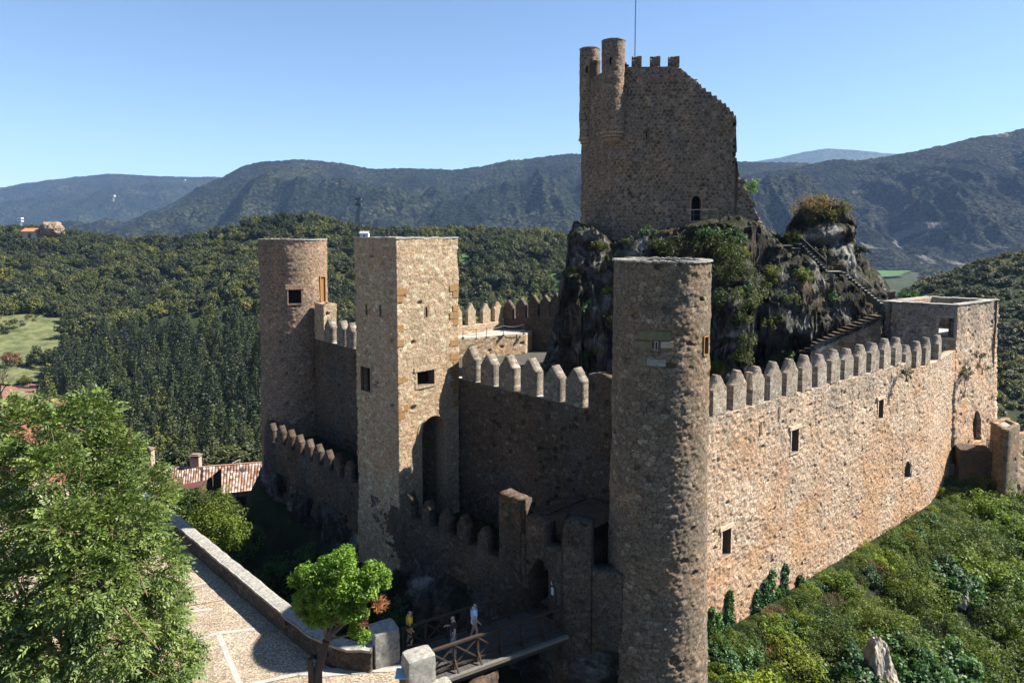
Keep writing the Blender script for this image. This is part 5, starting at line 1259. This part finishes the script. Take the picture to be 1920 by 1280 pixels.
L_mid = leaf_mat('mid_green_leaves', (0.0315, 0.0495, 0.0180), (0.0900, 0.1125, 0.0405), .25, big=True)
valley = Kind([make_tree('broadleaf_tree', 'leafy mid green tree on the valley floor between the tiled roof and the pine wood', 'tree', 'leafy trees on the valley floor left of the castle', oak_proto(s), trunk_mesh('trunk', 2.6, .18, s, 3), L_mid) for s in (61, 62, 63)])
X, Y = scatter(88, 172, -.72, -.08, 5.6); k = (sdist(X, Y, HULL) > 8) & ~inpoly(X, Y, PW) & ~in_any(X, Y, polys); plant(valley, X[k], Y[k], .65, 1.15, 285, 0, ('valley_floor_wood', 'leafy wood filling the valley floor behind the tiled roof', 'wood'))
# near slope at the right ------------------------------------------------------
def bush_proto(seed, L, Wd, lm, label, group, n=60, per=55, rz_=1.0, nm='bush'):
    rg = np.random.default_rng(seed); c = blob_centres(rg, n, 1.25, 1.25, 1.0*rz_, .45, .45, .5)
    return make_tree(nm, label, 'bush', group, crown_mesh('crown', c, .3, per, L, Wd, seed, up=.6), trunk_mesh('stem', .8, .05, seed, 4), lm)
B_green = Kind([bush_proto(s, .13, .09, L_bush, 'mid green bush on the steep slope below the sunlit wall', 'green bushes on the slope below the sunlit wall') for s in (31, 32, 33, 34)])
B_olive = Kind([bush_proto(s, .12, .05, L_olive, 'yellow green bush on the steep slope below the sunlit wall', 'yellow green bushes on the slope below the sunlit wall') for s in (35, 36, 37)])
B_ivy = Kind([bush_proto(s, .15, .13, L_ivy, 'dark glossy ivy clump on the steep slope below the sunlit wall', 'ivy clumps on the slope below the sunlit wall') for s in (38, 39)])
B_dry = Kind([bush_proto(s, .2, .03, L_dry, 'dry brownish bush on the steep slope below the sunlit wall', 'dry bushes on the slope below the sunlit wall', 40, 40, .7) for s in (40, 41)])
gb_ = ground_at(1650, 1255, 1.2)
X, Y = scatter(23, 62, .28, .95, 1.65); D_ = sdist(X, Y, HULL); k = (D_ > .7) & (D_ < 32); X, Y, D_ = X[k], Y[k], D_[k]; Z = H(X, Y); cnt = [0, 0, 0, 0]
for i in range(len(X)):
    n_ = float(fbm(X[i]/4.5, Y[i]/4.5, 8., 3)); q = rng.random()
    if abs(X[i]-gb_.x) < 1.3 and -3.2 < Y[i]-gb_.y < 1.2: continue
    w_ = 0 if n_+.25*(q-.5) > .02 else (1 if n_ > -.38 else 2)
    if q > .95: w_ = 3
    s_ = rng.uniform(.7, 1.45)*(1 if D_[i] > 2.2 else .55); kd = (B_green, B_olive, B_ivy, B_dry)[w_]
    if cnt[w_] >= 290: continue
    cnt[w_] += 1; kd.place((X[i], Y[i], Z[i]-.1), rng.uniform(0, 6.28), s_)
for u in np.arange(1.5, rw.L-.5, .85):
    p, n = rw.at(u)
    for dd in (.75, 1.7):
        x_, y_ = p.x+n.x*(dd+rng.uniform(-.2, .3)), p.y+n.y*(dd+rng.uniform(-.2, .3)); kd = (B_olive, B_green, B_green, B_ivy, B_dry)[int(rng.integers(5))]
        kd.place((x_, y_, float(H(np.array([x_]), np.array([y_]))[0])-.15), rng.uniform(0, 6.28), rng.uniform(.35, .75)*(.8 if dd < 1 else 1.15))
print('bushes', cnt)
# pale rock outcrops showing through
def boulder(loc, r, seed, label, m_=None, name='boulder', sq=(1, 1, 1)):
    bm = bmesh.new(); bmesh.ops.create_icosphere(bm, subdivisions=5, radius=1); V = np.array([v.co[:] for v in bm.verts])
    n_ = .35*fbm(V[:, 0]*1.3+seed, V[:, 1]*1.3, V[:, 2]*1.3, 5, seed, True)+.08*fbm(V[:, 0]*7+seed, V[:, 1]*7, V[:, 2]*7, 3)
    V = V*(1+n_)[:, None]*np.array(sq)*r
    for v, c in zip(bm.verts, V): v.co = Vector(c)+Vector(loc)
    me = bpy.data.meshes.new(name); bm.to_mesh(me); bm.free(); return tag(link(name, me, None, [m_ or M_rock]), label, 'rock')
M_pale = flat_mat('pale_limestone', (.40, .36, .30), .6, 1.6, .95, .1, 1., c2=(.12, .085, .055))
g = ground_at(1650, 1255, 1.2); boulder((g.x, g.y, g.z-.6), 1.5, 3, 'pale upright rock showing through the bushes at the bottom right', M_pale, sq=(.55, .6, 1.9))
g = ground_at(1792, 1092, 1.0); boulder((g.x, g.y, g.z+.2), .8, 5, 'small pale boulder among the bushes on the right slope', M_pale)
# ivy climbing the sunlit wall
def ivy(px, ytop, ybot, wpx, label, seed):
    a = rw.hit(px, ytop); b = rw.hit(px, ybot); rg = np.random.default_rng(seed); c = []; rr = []
    t_, n = rw.at(a[1]); td = Vector((-n.y, n.x)); hgt = a[2]-b[2]; wd = abs(rw.hit(px+wpx/2, ybot)[1]-rw.hit(px-wpx/2, ybot)[1])
    for k in range(int(24*hgt)+10):
        f = rg.random(); w_ = wd*.6*(1-f)**.6+.1; off = (rg.random()*2-1)*w_; p = t_+td*off+n*(.1+.12*rg.random()); c.append((p.x, p.y, b[2]+hgt*f)); rr.append(.16)
    o = empty('climbing_ivy', (t_.x, t_.y, b[2]), label, 'ivy', 'ivy columns on the foot of the sunlit wall')
    V, Q, col = leaves(c, rr, 50, .11, .1, rg, .1); link('foliage', npmesh('foliage', V, Q, col), o, [L_ivy])
    mb = MB(); mb.tube([(t_.x+n.x*.05, t_.y+n.y*.05, b[2]-.5), (t_.x+n.x*.06, t_.y+n.y*.06, a[2]-.2)], [.05, .015], 5); mb.build('stem', [M_bark], o)
for j, q in enumerate([(1466, 1058, 1165, 16), (1442, 1070, 1172, 14), (1430, 1082, 1175, 14), (1495, 1078, 1150, 12), (1415, 1105, 1185, 20), (1455, 1100, 1175, 34), (1363, 1108, 1195, 12), (1340, 1150, 1215, 18), (1328, 1140, 1220, 10), (1356, 1160, 1215, 14), (1478, 1110, 1160, 26)]):
    ivy(*q, 'dark green ivy column climbing the foot of the sunlit wall', 200+j)

def tuft(px, py, Y, r, lm, label, seed, name='bush', cat='bush', L=.16, Wd=.06, sq=(1, 1, .8), n=26, per=45):
    c0 = at_y(px, py, Y); rg = np.random.default_rng(seed); c = blob_centres(rg, n, r, r, r*sq[2], 0, .5, .5)+np.array(c0)
    o = empty(name, (c0.x, c0.y, c0.z-r*.5), label, cat); V, Q, col = leaves(c, r*.3, per, L, Wd, rg, .6); link('foliage', npmesh('foliage', V, Q, col), o, [lm])
    mb = MB(); mb.tube([(c0.x, c0.y, c0.z-r*1.2), (c0.x, c0.y, c0.z)], [.06, .02], 5); mb.build('stem', [M_bark], o); return o
def crag_y(px, py):
    r = ray(px, py)
    for Y in np.arange(44, 66, .12):
        t = Y/r[1]; X_ = r[0]*t
        if r[2]*t < float(crag_h(np.array([X_]), np.array([Y]))[0]): return Y
    return 60.
L_cragg = leaf_mat('crag_herb_leaves', (0.0450, 0.0562, 0.0165), (0.1275, 0.1425, 0.0525), .3)
tuft(1407, 358, 61.5, .75, L_bright, 'bright green sapling growing at the broken edge of the keep', 301, 'sapling', 'sapling', sq=(1, 1, 1.2))
for k, (x, y, r, lm, lb) in enumerate([
    (1535, 390, 1.6, L_dry, 'dry reddish grass cap on top of the rock pinnacle'), (1515, 398, 1.3, L_dry, 'dry grass tuft on the left shoulder of the pinnacle'), (1572, 392, 1.0, L_shrub, 'dark green shrub on the right top of the pinnacle'), (1548, 404, 1.2, L_cragg, 'green brown scrub below the pinnacle cap'),
    (1255, 470, 1.4, L_cragg, 'pale green scrub below the keep, left of the stairs'), (1235, 462, .9, L_cragg, 'small dry green tuft under the keep wall'), (1340, 470, 1.5, L_cragg, 'pale green scrub patch below the keep doorway'), (1365, 485, 1.5, L_cragg, 'grassy scrub on the rib of the crag beside the round tower'),
    (1345, 520, 1.4, L_cragg, 'dense green scrub just right of the round tower top'), (1390, 520, 1.5, L_cragg, 'green scrub in the middle of the crag rib'), (1400, 560, 1.2, L_cragg, 'scrub on the right flank of the crag rib'), (1350, 570, 1.2, L_cragg, 'scrub low on the crag rib beside the tower'),
    (1385, 600, 1.1, L_cragg, 'grassy tuft in the lower sunlit crag rib'), (1395, 640, 1.1, L_cragg, 'grass cushion near the foot of the crag rib'), (1390, 670, 1.0, L_cragg, 'lowest grass cushion at the foot of the crag rib'), (1345, 690, .9, L_bush, 'green plants behind the first merlons of the sunlit wall'),
    (1140, 548, .6, L_cragg, 'small pale tuft on the dark cliff left of the round tower'), (1505, 520, .8, L_cragg, 'tuft below the middle stairs'), (1480, 560, .8, L_cragg, 'green cushion in the middle of the rock face'), (1455, 600, .6, L_cragg, 'small green cushion low in the rock face'), (1612, 470, .6, L_shrub, 'small bush on the right side of the pinnacle'), (1375, 445, .9, L_ivy, 'dark ivy hanging beside the keep doorway'), (1330, 440, .9, L_ivy, 'dark ivy below the keep doorway terrace'), (1215, 440, .8, L_ivy, 'dark ivy at the foot of the keep'),
    (1708, 556, .8, L_bright, 'bright yellow green bush behind the bastion wall')]):
    Yp = crag_y(x, y) if k > 3 and k not in (24,) else 60.3
    if k == 24: Yp = 63.5
    tuft(x, y, Yp-.2, r, lm, lb, 310+k, 'scrub', 'scrub', n=34)
cs_ = []
for k in range(60):
    x, y = rng.uniform(1052, 1630), rng.uniform(430, 690)
    if y < np.interp(x, CTX, [c[1] for c in CT])+12 or (1150 < x < 1325 and y > 488): continue
    Yp = crag_y(x, y); lm = (L_cragg, L_shrub, L_ivy, L_cragg)[k % 4]
    tuft(x, y, Yp-.1, rng.uniform(.35, .95), lm, 'dark scrub rooted in the steep faces of the crag', 500+k, 'crag_scrub', 'scrub', n=22, per=36, sq=(1, 1, .7))['group'] = 'scrub rooted in the crag faces'
for k, (x, y, Y) in enumerate([(1842, 690, 57), (1812, 700, 56.2), (1838, 668, 57), (1700, 700, 46.2)]):
    tuft(x, y, Y-.6, .45, L_shrub, ['green plant growing out of the bastion wall', 'small plant left of the others on the bastion wall', 'upper plant on the bastion wall', 'tuft growing out of the curtain wall'][k], 350+k, 'wall_plant', 'plant', .12, .05, n=14, per=30)
tuft(1790, 918, 53, 1.2, L_ivy, 'dark shrub leaning against the corner below the bastion', 361, n=40)
# undergrowth in the ditch
for k, (x, y, z, r, lm, lb) in enumerate([(400, 975, -19.5, 1.7, L_olive, 'tall yellow green bush with pale flowers between parapet and castle'), (385, 1000, -20, 1.5, L_bush, 'green lower half of the bush beyond the parapet'), (425, 1010, -20.5, 1.2, L_bush, 'smaller leafy bush right of the flowering bush'), (312, 940, -17.5, .9, L_bush, 'low green bush where the parapet begins'), (355, 950, -18.6, 1.2, L_olive, 'leafy bush in front of the outbuilding')]):
    p = at_z(x, y, z); tuft(x, y, p.y, r, lm, lb, 370+k, n=70, per=60, L=.14, Wd=.09, sq=(1, 1, 1.1))
X, Y = scatter(28, 75, -.55, .0, 1.9); D_ = sdist(X, Y, HULL); Dp = sdist(X, Y, PLAZA); k = (D_ > .8) & (Dp > .9) & (D_ < 22); X, Y = X[k], Y[k]
k = ~((X < -19.5) & (Y > 47)); X, Y = X[k], Y[k]; Z = H(X, Y)
B_ditch = Kind([bush_proto(s, .14, .09, L_ivy, 'dark bush in the shaded ditch between the parapet and the castle', 'bushes in the shaded ditch', 30, 40, 1., 'ditch_bush') for s in (51, 52)])
for i in range(min(len(X), 200)): B_ditch.place((X[i], Y[i], Z[i]-.2), rng.uniform(0, 6.28), rng.uniform(.6, 1.3))
for k, (x, y) in enumerate([(480, 852), (440, 848), (400, 846), (345, 850), (320, 852), (460, 838), (420, 838), (300, 862)]):
    c0 = at_y(x, y+14, 84+k); s_ = 1.0
    oaks.place((c0.x, c0.y, c0.z-2.6), rng.uniform(0, 6.28), .75, 'leafy green tree in the row directly behind the tiled roof')
    
# big leafy tree at the left -----------------------------------------------------------
def pinnate(cent, dirs, n_leaflets, L, Wd, spray, rng, droop=.35):
    """compound leaves: leaflets in pairs along a drooping stalk"""
    k = len(cent); V = []; 
    d = dirs/np.linalg.norm(dirs, axis=1)[:, None]; up = np.array([0, 0, 1.])
    side = np.cross(d, up); side /= np.linalg.norm(side, axis=1)[:, None]+1e-6
    roll = rng.normal(size=(k, 1))*.5; nv = np.cross(side, d); side = side*np.cos(roll)+nv*np.sin(roll); nv = np.cross(side, d)
    sc = spray*(.7+.6*rng.random((k, 1)))
    for j in range(n_leaflets):
        t = (j//2+1)/(n_leaflets/2+.5); sg = 1 if j % 2 else -1
        if j == n_leaflets-1: sg = 0
        base = cent+d*sc*t-up*sc*droop*t*t
        ld_ = (side*sg*.85+d*(.55 if sg else 1.)-up*(.25+droop*t)+rng.normal(size=(k, 3))*.12); ld_ /= np.linalg.norm(ld_, axis=1)[:, None]
        ls = np.cross(ld_, nv+rng.normal(size=(k, 3))*.25); ls /= np.linalg.norm(ls, axis=1)[:, None]+1e-6
        l = L*(.8+.4*rng.random((k, 1))); w_ = Wd*(.8+.4*rng.random((k, 1)))
        V.append(np.stack([base, base+ld_*l*.5+ls*w_/2, base+ld_*l, base+ld_*l*.5-ls*w_/2], 1))
    V = np.stack(V, 1).reshape(-1, 3); Q = np.arange(len(V)).reshape(-1, 4); cr = np.repeat(rng.random(k)*.7, n_leaflets*4)+np.repeat(rng.random(k*n_leaflets)*.3, 4)
    return V, Q, np.stack([cr, cr*0+.5, cr*0], -1)
def big_tree():
    rg = np.random.default_rng(77); base = Vector((-12.6, 19.2, -17.5)); t = empty('ash_tree', base, 'big leafy tree with feathery leaves filling the lower left corner', 'tree')
    cc = np.array([-12.9, 19.0, -10.6]); R = np.array([4.35, 4.2, 6.4])
    lob = [at_y(*q) for q in ((70, 800, 19.5), (190, 790, 18.5), (250, 850, 18.5), (40, 880, 18), (130, 880, 17), (230, 920, 17.5), (260, 990, 16.8), (60, 980, 16.5), (160, 990, 15.8), (300, 1070, 17), (200, 1090, 15.5), (90, 1100, 15.5), (320, 1170, 17), (240, 1200, 15.5), (120, 1220, 15.2), (20, 1210, 15.5), (340, 1240, 17.5), (0, 1060, 17), (-60, 900, 18.5), (-80, 1050, 18), (-70, 1200, 17), (120, 1000, 19), (230, 1100, 19), (150, 850, 21), (50, 950, 21), (200, 1000, 21.5), (100, 1150, 20.5), (280, 1280, 17.5), (160, 1330, 16.5), (60, 1340, 16.5), (-30, 1340, 17), (335, 1130, 18.3), (290, 930, 19.5))]
    LR_ = rg.uniform(.6, 1.12, len(lob)); pts = []; dr = []
    for c, r in zip(lob, LR_):
        c = Vector((c.x-.45, c.y, c.z))
        n = int(760*r*r); d = rg.normal(size=(n, 3)); d /= np.linalg.norm(d, axis=1)[:, None]
        q = np.array(c)+d*(r*(.55+.42*rg.random((n, 1))))*np.array([1, 1, .85])*(1+.25*vnoise(d[:, 0]*3, d[:, 1]*3, d[:, 2]*3, int(r*1e4)))[:, None]
        pts.append(q); dr.append(d*.8+(q-cc)/np.linalg.norm(q-cc, axis=1)[:, None]*.6+np.array([0, 0, .15])+rg.normal(size=(n, 3))*.35)
    pts = np.concatenate(pts); dr = np.concatenate(dr); print('sprays', len(pts))
    V, Q, col = pinnate(pts, dr, 9, .125, .045, .27, rg)
    link('crown', npmesh('crown', V, Q, col), t, [L_ash])
    sel = rg.random(len(pts)) < .05; V, Q, col = leaves(pts[sel]+np.array([0, 0, .05]), .07, 16, .06, .03, rg); link('seed_cluster', npmesh('seed_cluster', V, Q, col), t, [L_pale])
    mb = MB(); top = Vector((-13, 19, -8)); mb.tube([base, base+Vector((.1, 0, 2.5)), base+Vector((-.2, -.1, 5)), top], [.3, .24, .2, .1], 10); tk = mb.build('trunk', [M_bark], t)
    for c, r in zip(lob, LR_):
        mb = MB(); f = rg.random(); s0 = base.lerp(top, .35+.5*f*(1 if c.z > -12 else .5)); c = Vector(c); mid = s0.lerp(c, .5)+Vector((0, 0, -.25))
        mb.tube([s0, mid, c], [.09, .055, .02], 6)
        for k in range(6): e = c+Vector(rg.normal(size=3))*r*.6; mb.tube([mid.lerp(c, .4+.1*k), e], [.022, .008], 4)
        mb.build('branch', [flat_mat('warm_bark', (.26, .17, .09), .4, 8) if 'warm_bark' not in bpy.data.materials else bpy.data.materials['warm_bark']], t)
big_tree()
def small_tree():
    rg = np.random.default_rng(88); Y = 23.6; b = at_y(596, 1400, Y); b.z = -17.5
    t = empty('ornamental_tree', (b.x, b.y, b.z), 'small bright green tree with a bare dark trunk in front of the parapet', 'tree')
    lob = [(600, 1085, .55), (640, 1055, .5), (575, 1120, .42), (620, 1120, .6), (665, 1100, .55), (655, 1140, .5), (610, 1150, .42), (585, 1160, .3), (700, 1072, .36), (718, 1090, .28), (690, 1105, .36), (640, 1090, .6), (560, 1085, .3), (672, 1150, .33), (668, 1180, .25), (682, 1193, .2), (620, 1060, .42), (648, 1035, .25), (720, 1075, .2), (575, 1072, .32), (565, 1140, .24)]
    cs, rs = [], []
    for x, y, r in lob:
        for dy in ((-.4, .35) if r > .35 else (0,)):
            c = at_y(x, y, Y+dy); d = rg.normal(size=(int(34*r*3), 3)); d /= np.linalg.norm(d, axis=1)[:, None]; cs.append(np.array(c)+d*r*(.75+.3*rg.random((len(d), 1)))*np.array([1, 1, .8])); rs.append(np.full(len(d), .10+.05*r))
    cs, rs = np.concatenate(cs), np.concatenate(rs); V, Q, col = leaves(cs, rs*1.25, 24, .115, .05, rg, .6); print('small', len(Q))
    link('crown', npmesh('crown', V, Q, col), t, [L_bright])
    fork = at_y(612, 1200, Y); mb = MB(); mb.tube([b, (b.x+.05, b.y, b.z+1.6), fork], [.2, .17, .13], 10)
    mb.tube([(b.x-.12, b.y-.1, b.z), (b.x-.16, b.y-.12, b.z+2.2)], [.14, .1], 8); mb.build('trunk', [flat_mat('dark_bark', (.06, .045, .04), .5, 9, bs=1.)], t)
    for x, y in ((600, 1110), (640, 1100), (665, 1120), (700, 1110), (650, 1150), (590, 1140), (680, 1180)):
        e = at_y(x, y, Y+rg.uniform(-.3, .3)); mb = MB(); mb.tube([fork, fork.lerp(e, .5)+Vector((.1, 0, 0)), e], [.06, .04, .015], 6); mb.build('branch', [M_bark], t)
    def twigs(x, y, r, m_, n, nm):
        c = at_y(x, y, Y-.35); mb = MB()
        for k in range(n):
            d = Vector(rg.normal(size=3)); d.normalize(); s0 = c+Vector((-.15, .1, -.2)); e = c+d*r; mb.tube([s0, s0.lerp(e, .6)+Vector(rg.normal(size=3))*.04, e], [.014, .01, .004], 4)
            for j in range(3): q = s0.lerp(e, .5+.15*j); mb.tube([q, q+Vector(rg.normal(size=3))*.1], [.007, .003], 3)
        mb.build(nm, [m_], t)
    twigs(712, 1130, .34, flat_mat('dead_red_twigs', (.42, .17, .07), .3, 9), 40, 'dead_twigs'); twigs(630, 1155, .28, flat_mat('dead_pale_twigs', (.40, .30, .16), .3, 9), 26, 'dead_twigs'); twigs(685, 1165, .2, bpy.data.materials['dead_red_twigs'], 16, 'dead_twigs')
small_tree()

# far small things -------------------------------------------------------------------------
def mast(px, ytop, ybot, Y, r, label, name, arms=0, cat='mast', m_=None):
    a, b = at_y(px, ybot, Y), at_y(px, ytop, Y); mb = MB(); hh = b.z-a.z
    for sx, sy in ((-1, -1), (-1, 1), (1, 1), (1, -1)): mb.bar((a.x+sx*r, Y+sy*r, a.z), (a.x+sx*r*.7, Y+sy*r*.7, b.z), r*.28)
    for k in range(12):
        z0_, z1_ = a.z+hh*k/12, a.z+hh*(k+1)/12
        for sy in (-1, 1): mb.bar((a.x-r, Y+sy*r, z0_), (a.x+r, Y+sy*r, z1_), r*.16); mb.bar((a.x+r, Y+sy*r, z0_), (a.x-r, Y+sy*r, z1_), r*.16)
    for k in range(arms): z = b.z-hh*(.04+.16*k); mb.box((a.x, Y, z), (r*2.6, 0, 0), (0, r*2.4, 0), (0, 0, hh*.035))
    tag(mb.build(name, [m_ or M_iron], None), label, cat)
mast(673, 371, 432, 460, .75, 'lattice antenna mast on the hill behind the square tower', 'antenna_mast', 2)
a = at_y(572, 416, 478); mb = MB(); mb.bar(a, a+Vector((0, 0, 9)), .6); mb.bar(a+Vector((-3, 0, 6.3)), a+Vector((3, 0, 6.3)), .5); tag(mb.build('hilltop_cross', [M_iron], None), 'small dark cross on the crest of the wooded hill', 'cross')
def hut(px, py, Y, w_, d_, h, label, wm, rm, name='hut'):
    c = at_y(px, py, Y); o = empty(name, (c.x, c.y, c.z), label, 'hut'); mb = MB(); mb.box((c.x, c.y, c.z), (w_/2, 0, 0), (0, d_/2, 0), (0, 0, h/2)); mb.build('wall', [wm], o)
    mb = MB(); z = c.z+h/2; r = h*.45
    mb.quad((c.x-w_*.58, c.y-d_*.6, z-.1), (c.x+w_*.58, c.y-d_*.6, z-.1), (c.x+w_*.58, c.y, z+r), (c.x-w_*.58, c.y, z+r)); mb.quad((c.x-w_*.58, c.y+d_*.6, z-.1), (c.x+w_*.58, c.y+d_*.6, z-.1), (c.x+w_*.58, c.y, z+r), (c.x-w_*.58, c.y, z+r))
    for s_ in (-1, 1): mb.quad((c.x+s_*w_*.5, c.y-d_*.5, z), (c.x+s_*w_*.5, c.y+d_*.5, z), (c.x+s_*w_*.5, c.y, z+r), (c.x+s_*w_*.5, c.y, z+r))
    mb.build('roof', [rm], o)
    mb = MB(); mb.box((c.x, c.y-d_/2-.03, c.z-h*.15), (w_*.1, 0, 0), (0, .03, 0), (0, 0, h*.33)); mb.build('door', [M_oak], o)
M_white = flat_mat('white_wall', (.62, .62, .60), .15, 3)
hut(684, 442, 420, 5, 4, 3, 'small pale hut on the hill just behind the square tower', M_white, flat_mat('grey_roof', (.3, .3, .3), .2, 3))
hut(62, 440, 400, 8, 6, 4, 'small house with an orange roof on the left skyline', flat_mat('ochre_wall', (.45, .35, .25), .2, 3), flat_mat('orange_roof', (.45, .17, .09), .2, 3), 'farmhouse')
g = at_y(98, 430, 400); boulder(g, 4.5, 9, 'pale rock outcrop beside the orange roofed house on the left skyline', flat_mat('ochre_rock', (.30, .22, .15), .7, .5), sq=(1.3, 1, .9))
for x, y0_, y1_, Y in ((40, 408, 440, 900), (212, 366, 378, 1800), (344, 337, 342, 3500)):
    mast(x, y0_, y1_, Y, Y*.0011, 'thin pale pylon on the hills at the left, %s' % {40: 'nearest and leftmost', 212: 'middle one on the ridge face', 344: 'farthest on the ridge crest'}[x], 'pylon', 2, 'pylon', M_white)
g = ground_at(22, 700); rg = np.random.default_rng(3); c = blob_centres(rg, 40, 3.2, 3.2, 3, 3, .4, .3)
L_red = leaf_mat('reddish_leaves', (.13, .055, .03), (.27, .12, .06), .3)
t = make_tree('red_leaved_tree', 'reddish brown tree in the meadow at the left edge', 'tree', None, crown_mesh('crown', c, .8, 34, .5, .35, 3), trunk_mesh('trunk', 3, .2, 3), L_red); t.location = ground_at(22, 690)
def bare_tree(px, py, Y, h, label, seed):
    c = at_y(px, py, Y); rd = random.Random(seed); t = empty('bare_tree', c, label, 'tree'); mb = MB()
    def br2(p, d, l, r, n):
        e = p+d*l; mb.tube([p, p.lerp(e, .5)+Vector((rd.uniform(-1, 1), rd.uniform(-1, 1), 0))*l*.06, e], [r, r*.8, r*.55], 6)
        if n:
            for k in range(3): dd = (d+Vector((rd.uniform(-1, 1), rd.uniform(-1, 1), rd.uniform(-.2, .5)))*.75).normalized(); br2(e, dd, l*.68, r*.55, n-1)
    br2(c, Vector((0, 0, 1)), h*.33, h*.03, 5); mb.build('branches', [M_timber], t)
bare_tree(8, 800, 60, 6, 'leafless dark tree rising behind the big tree at the left edge', 4)
# village house mostly hidden by the big tree
vh = empty('village_house', at_y(20, 880, 48), 'reddish house wall glimpsed through the big tree at the left edge', 'house')
a, b = at_y(-90, 1000, 48), at_y(14, 800, 48); mb = MB(); mb.box(((a.x+b.x)/2, 51, (a.z+b.z)/2), ((b.x-a.x)/2, 0, 0), (0, 3, 0), (0, 0, (b.z-a.z)/2)); mb.build('wall', [flat_mat('red_render', (.26, .11, .08), .2, 3)], vh)
mb = MB(); mb.box(((a.x+b.x)/2, 51, b.z+.3), ((b.x-a.x)/2+.4, 0, 0), (0, 3.4, 0), (0, 0, .2)); mb.build('roof', [flat_mat('village_tiles', (.20, .10, .07), .4, 6)], vh)

# ------------------------------------------------------------------ haze
me = bpy.data.meshes.new('haze'); bm = bmesh.new(); bmesh.ops.create_cube(bm, size=2)
R_ = 13500; zlo, zhi = -140, 1250
for v in bm.verts: v.co = Vector((v.co.x*R_, v.co.y*R_, zlo if v.co.z < 0 else zhi))
bm.to_mesh(me); bm.free(); hz = bpy.data.objects.new('haze', me); C.objects.link(hz)
m = bpy.data.materials.new('haze_air'); m.use_nodes = True; n = m.node_tree; n.nodes.clear(); out = n.nodes.new('ShaderNodeOutputMaterial'); pv = n.nodes.new('ShaderNodeVolumePrincipled')
pv.inputs['Color'].default_value = (.36, .58, 1, 1); pv.inputs['Density'].default_value = 5e-5; pv.inputs['Anisotropy'].default_value = .0
n.links.new(pv.outputs[0], out.inputs['Volume']); me.materials.append(m); tag(hz, 'thin blue haze over the valley and mountains', 'haze', kind='stuff')
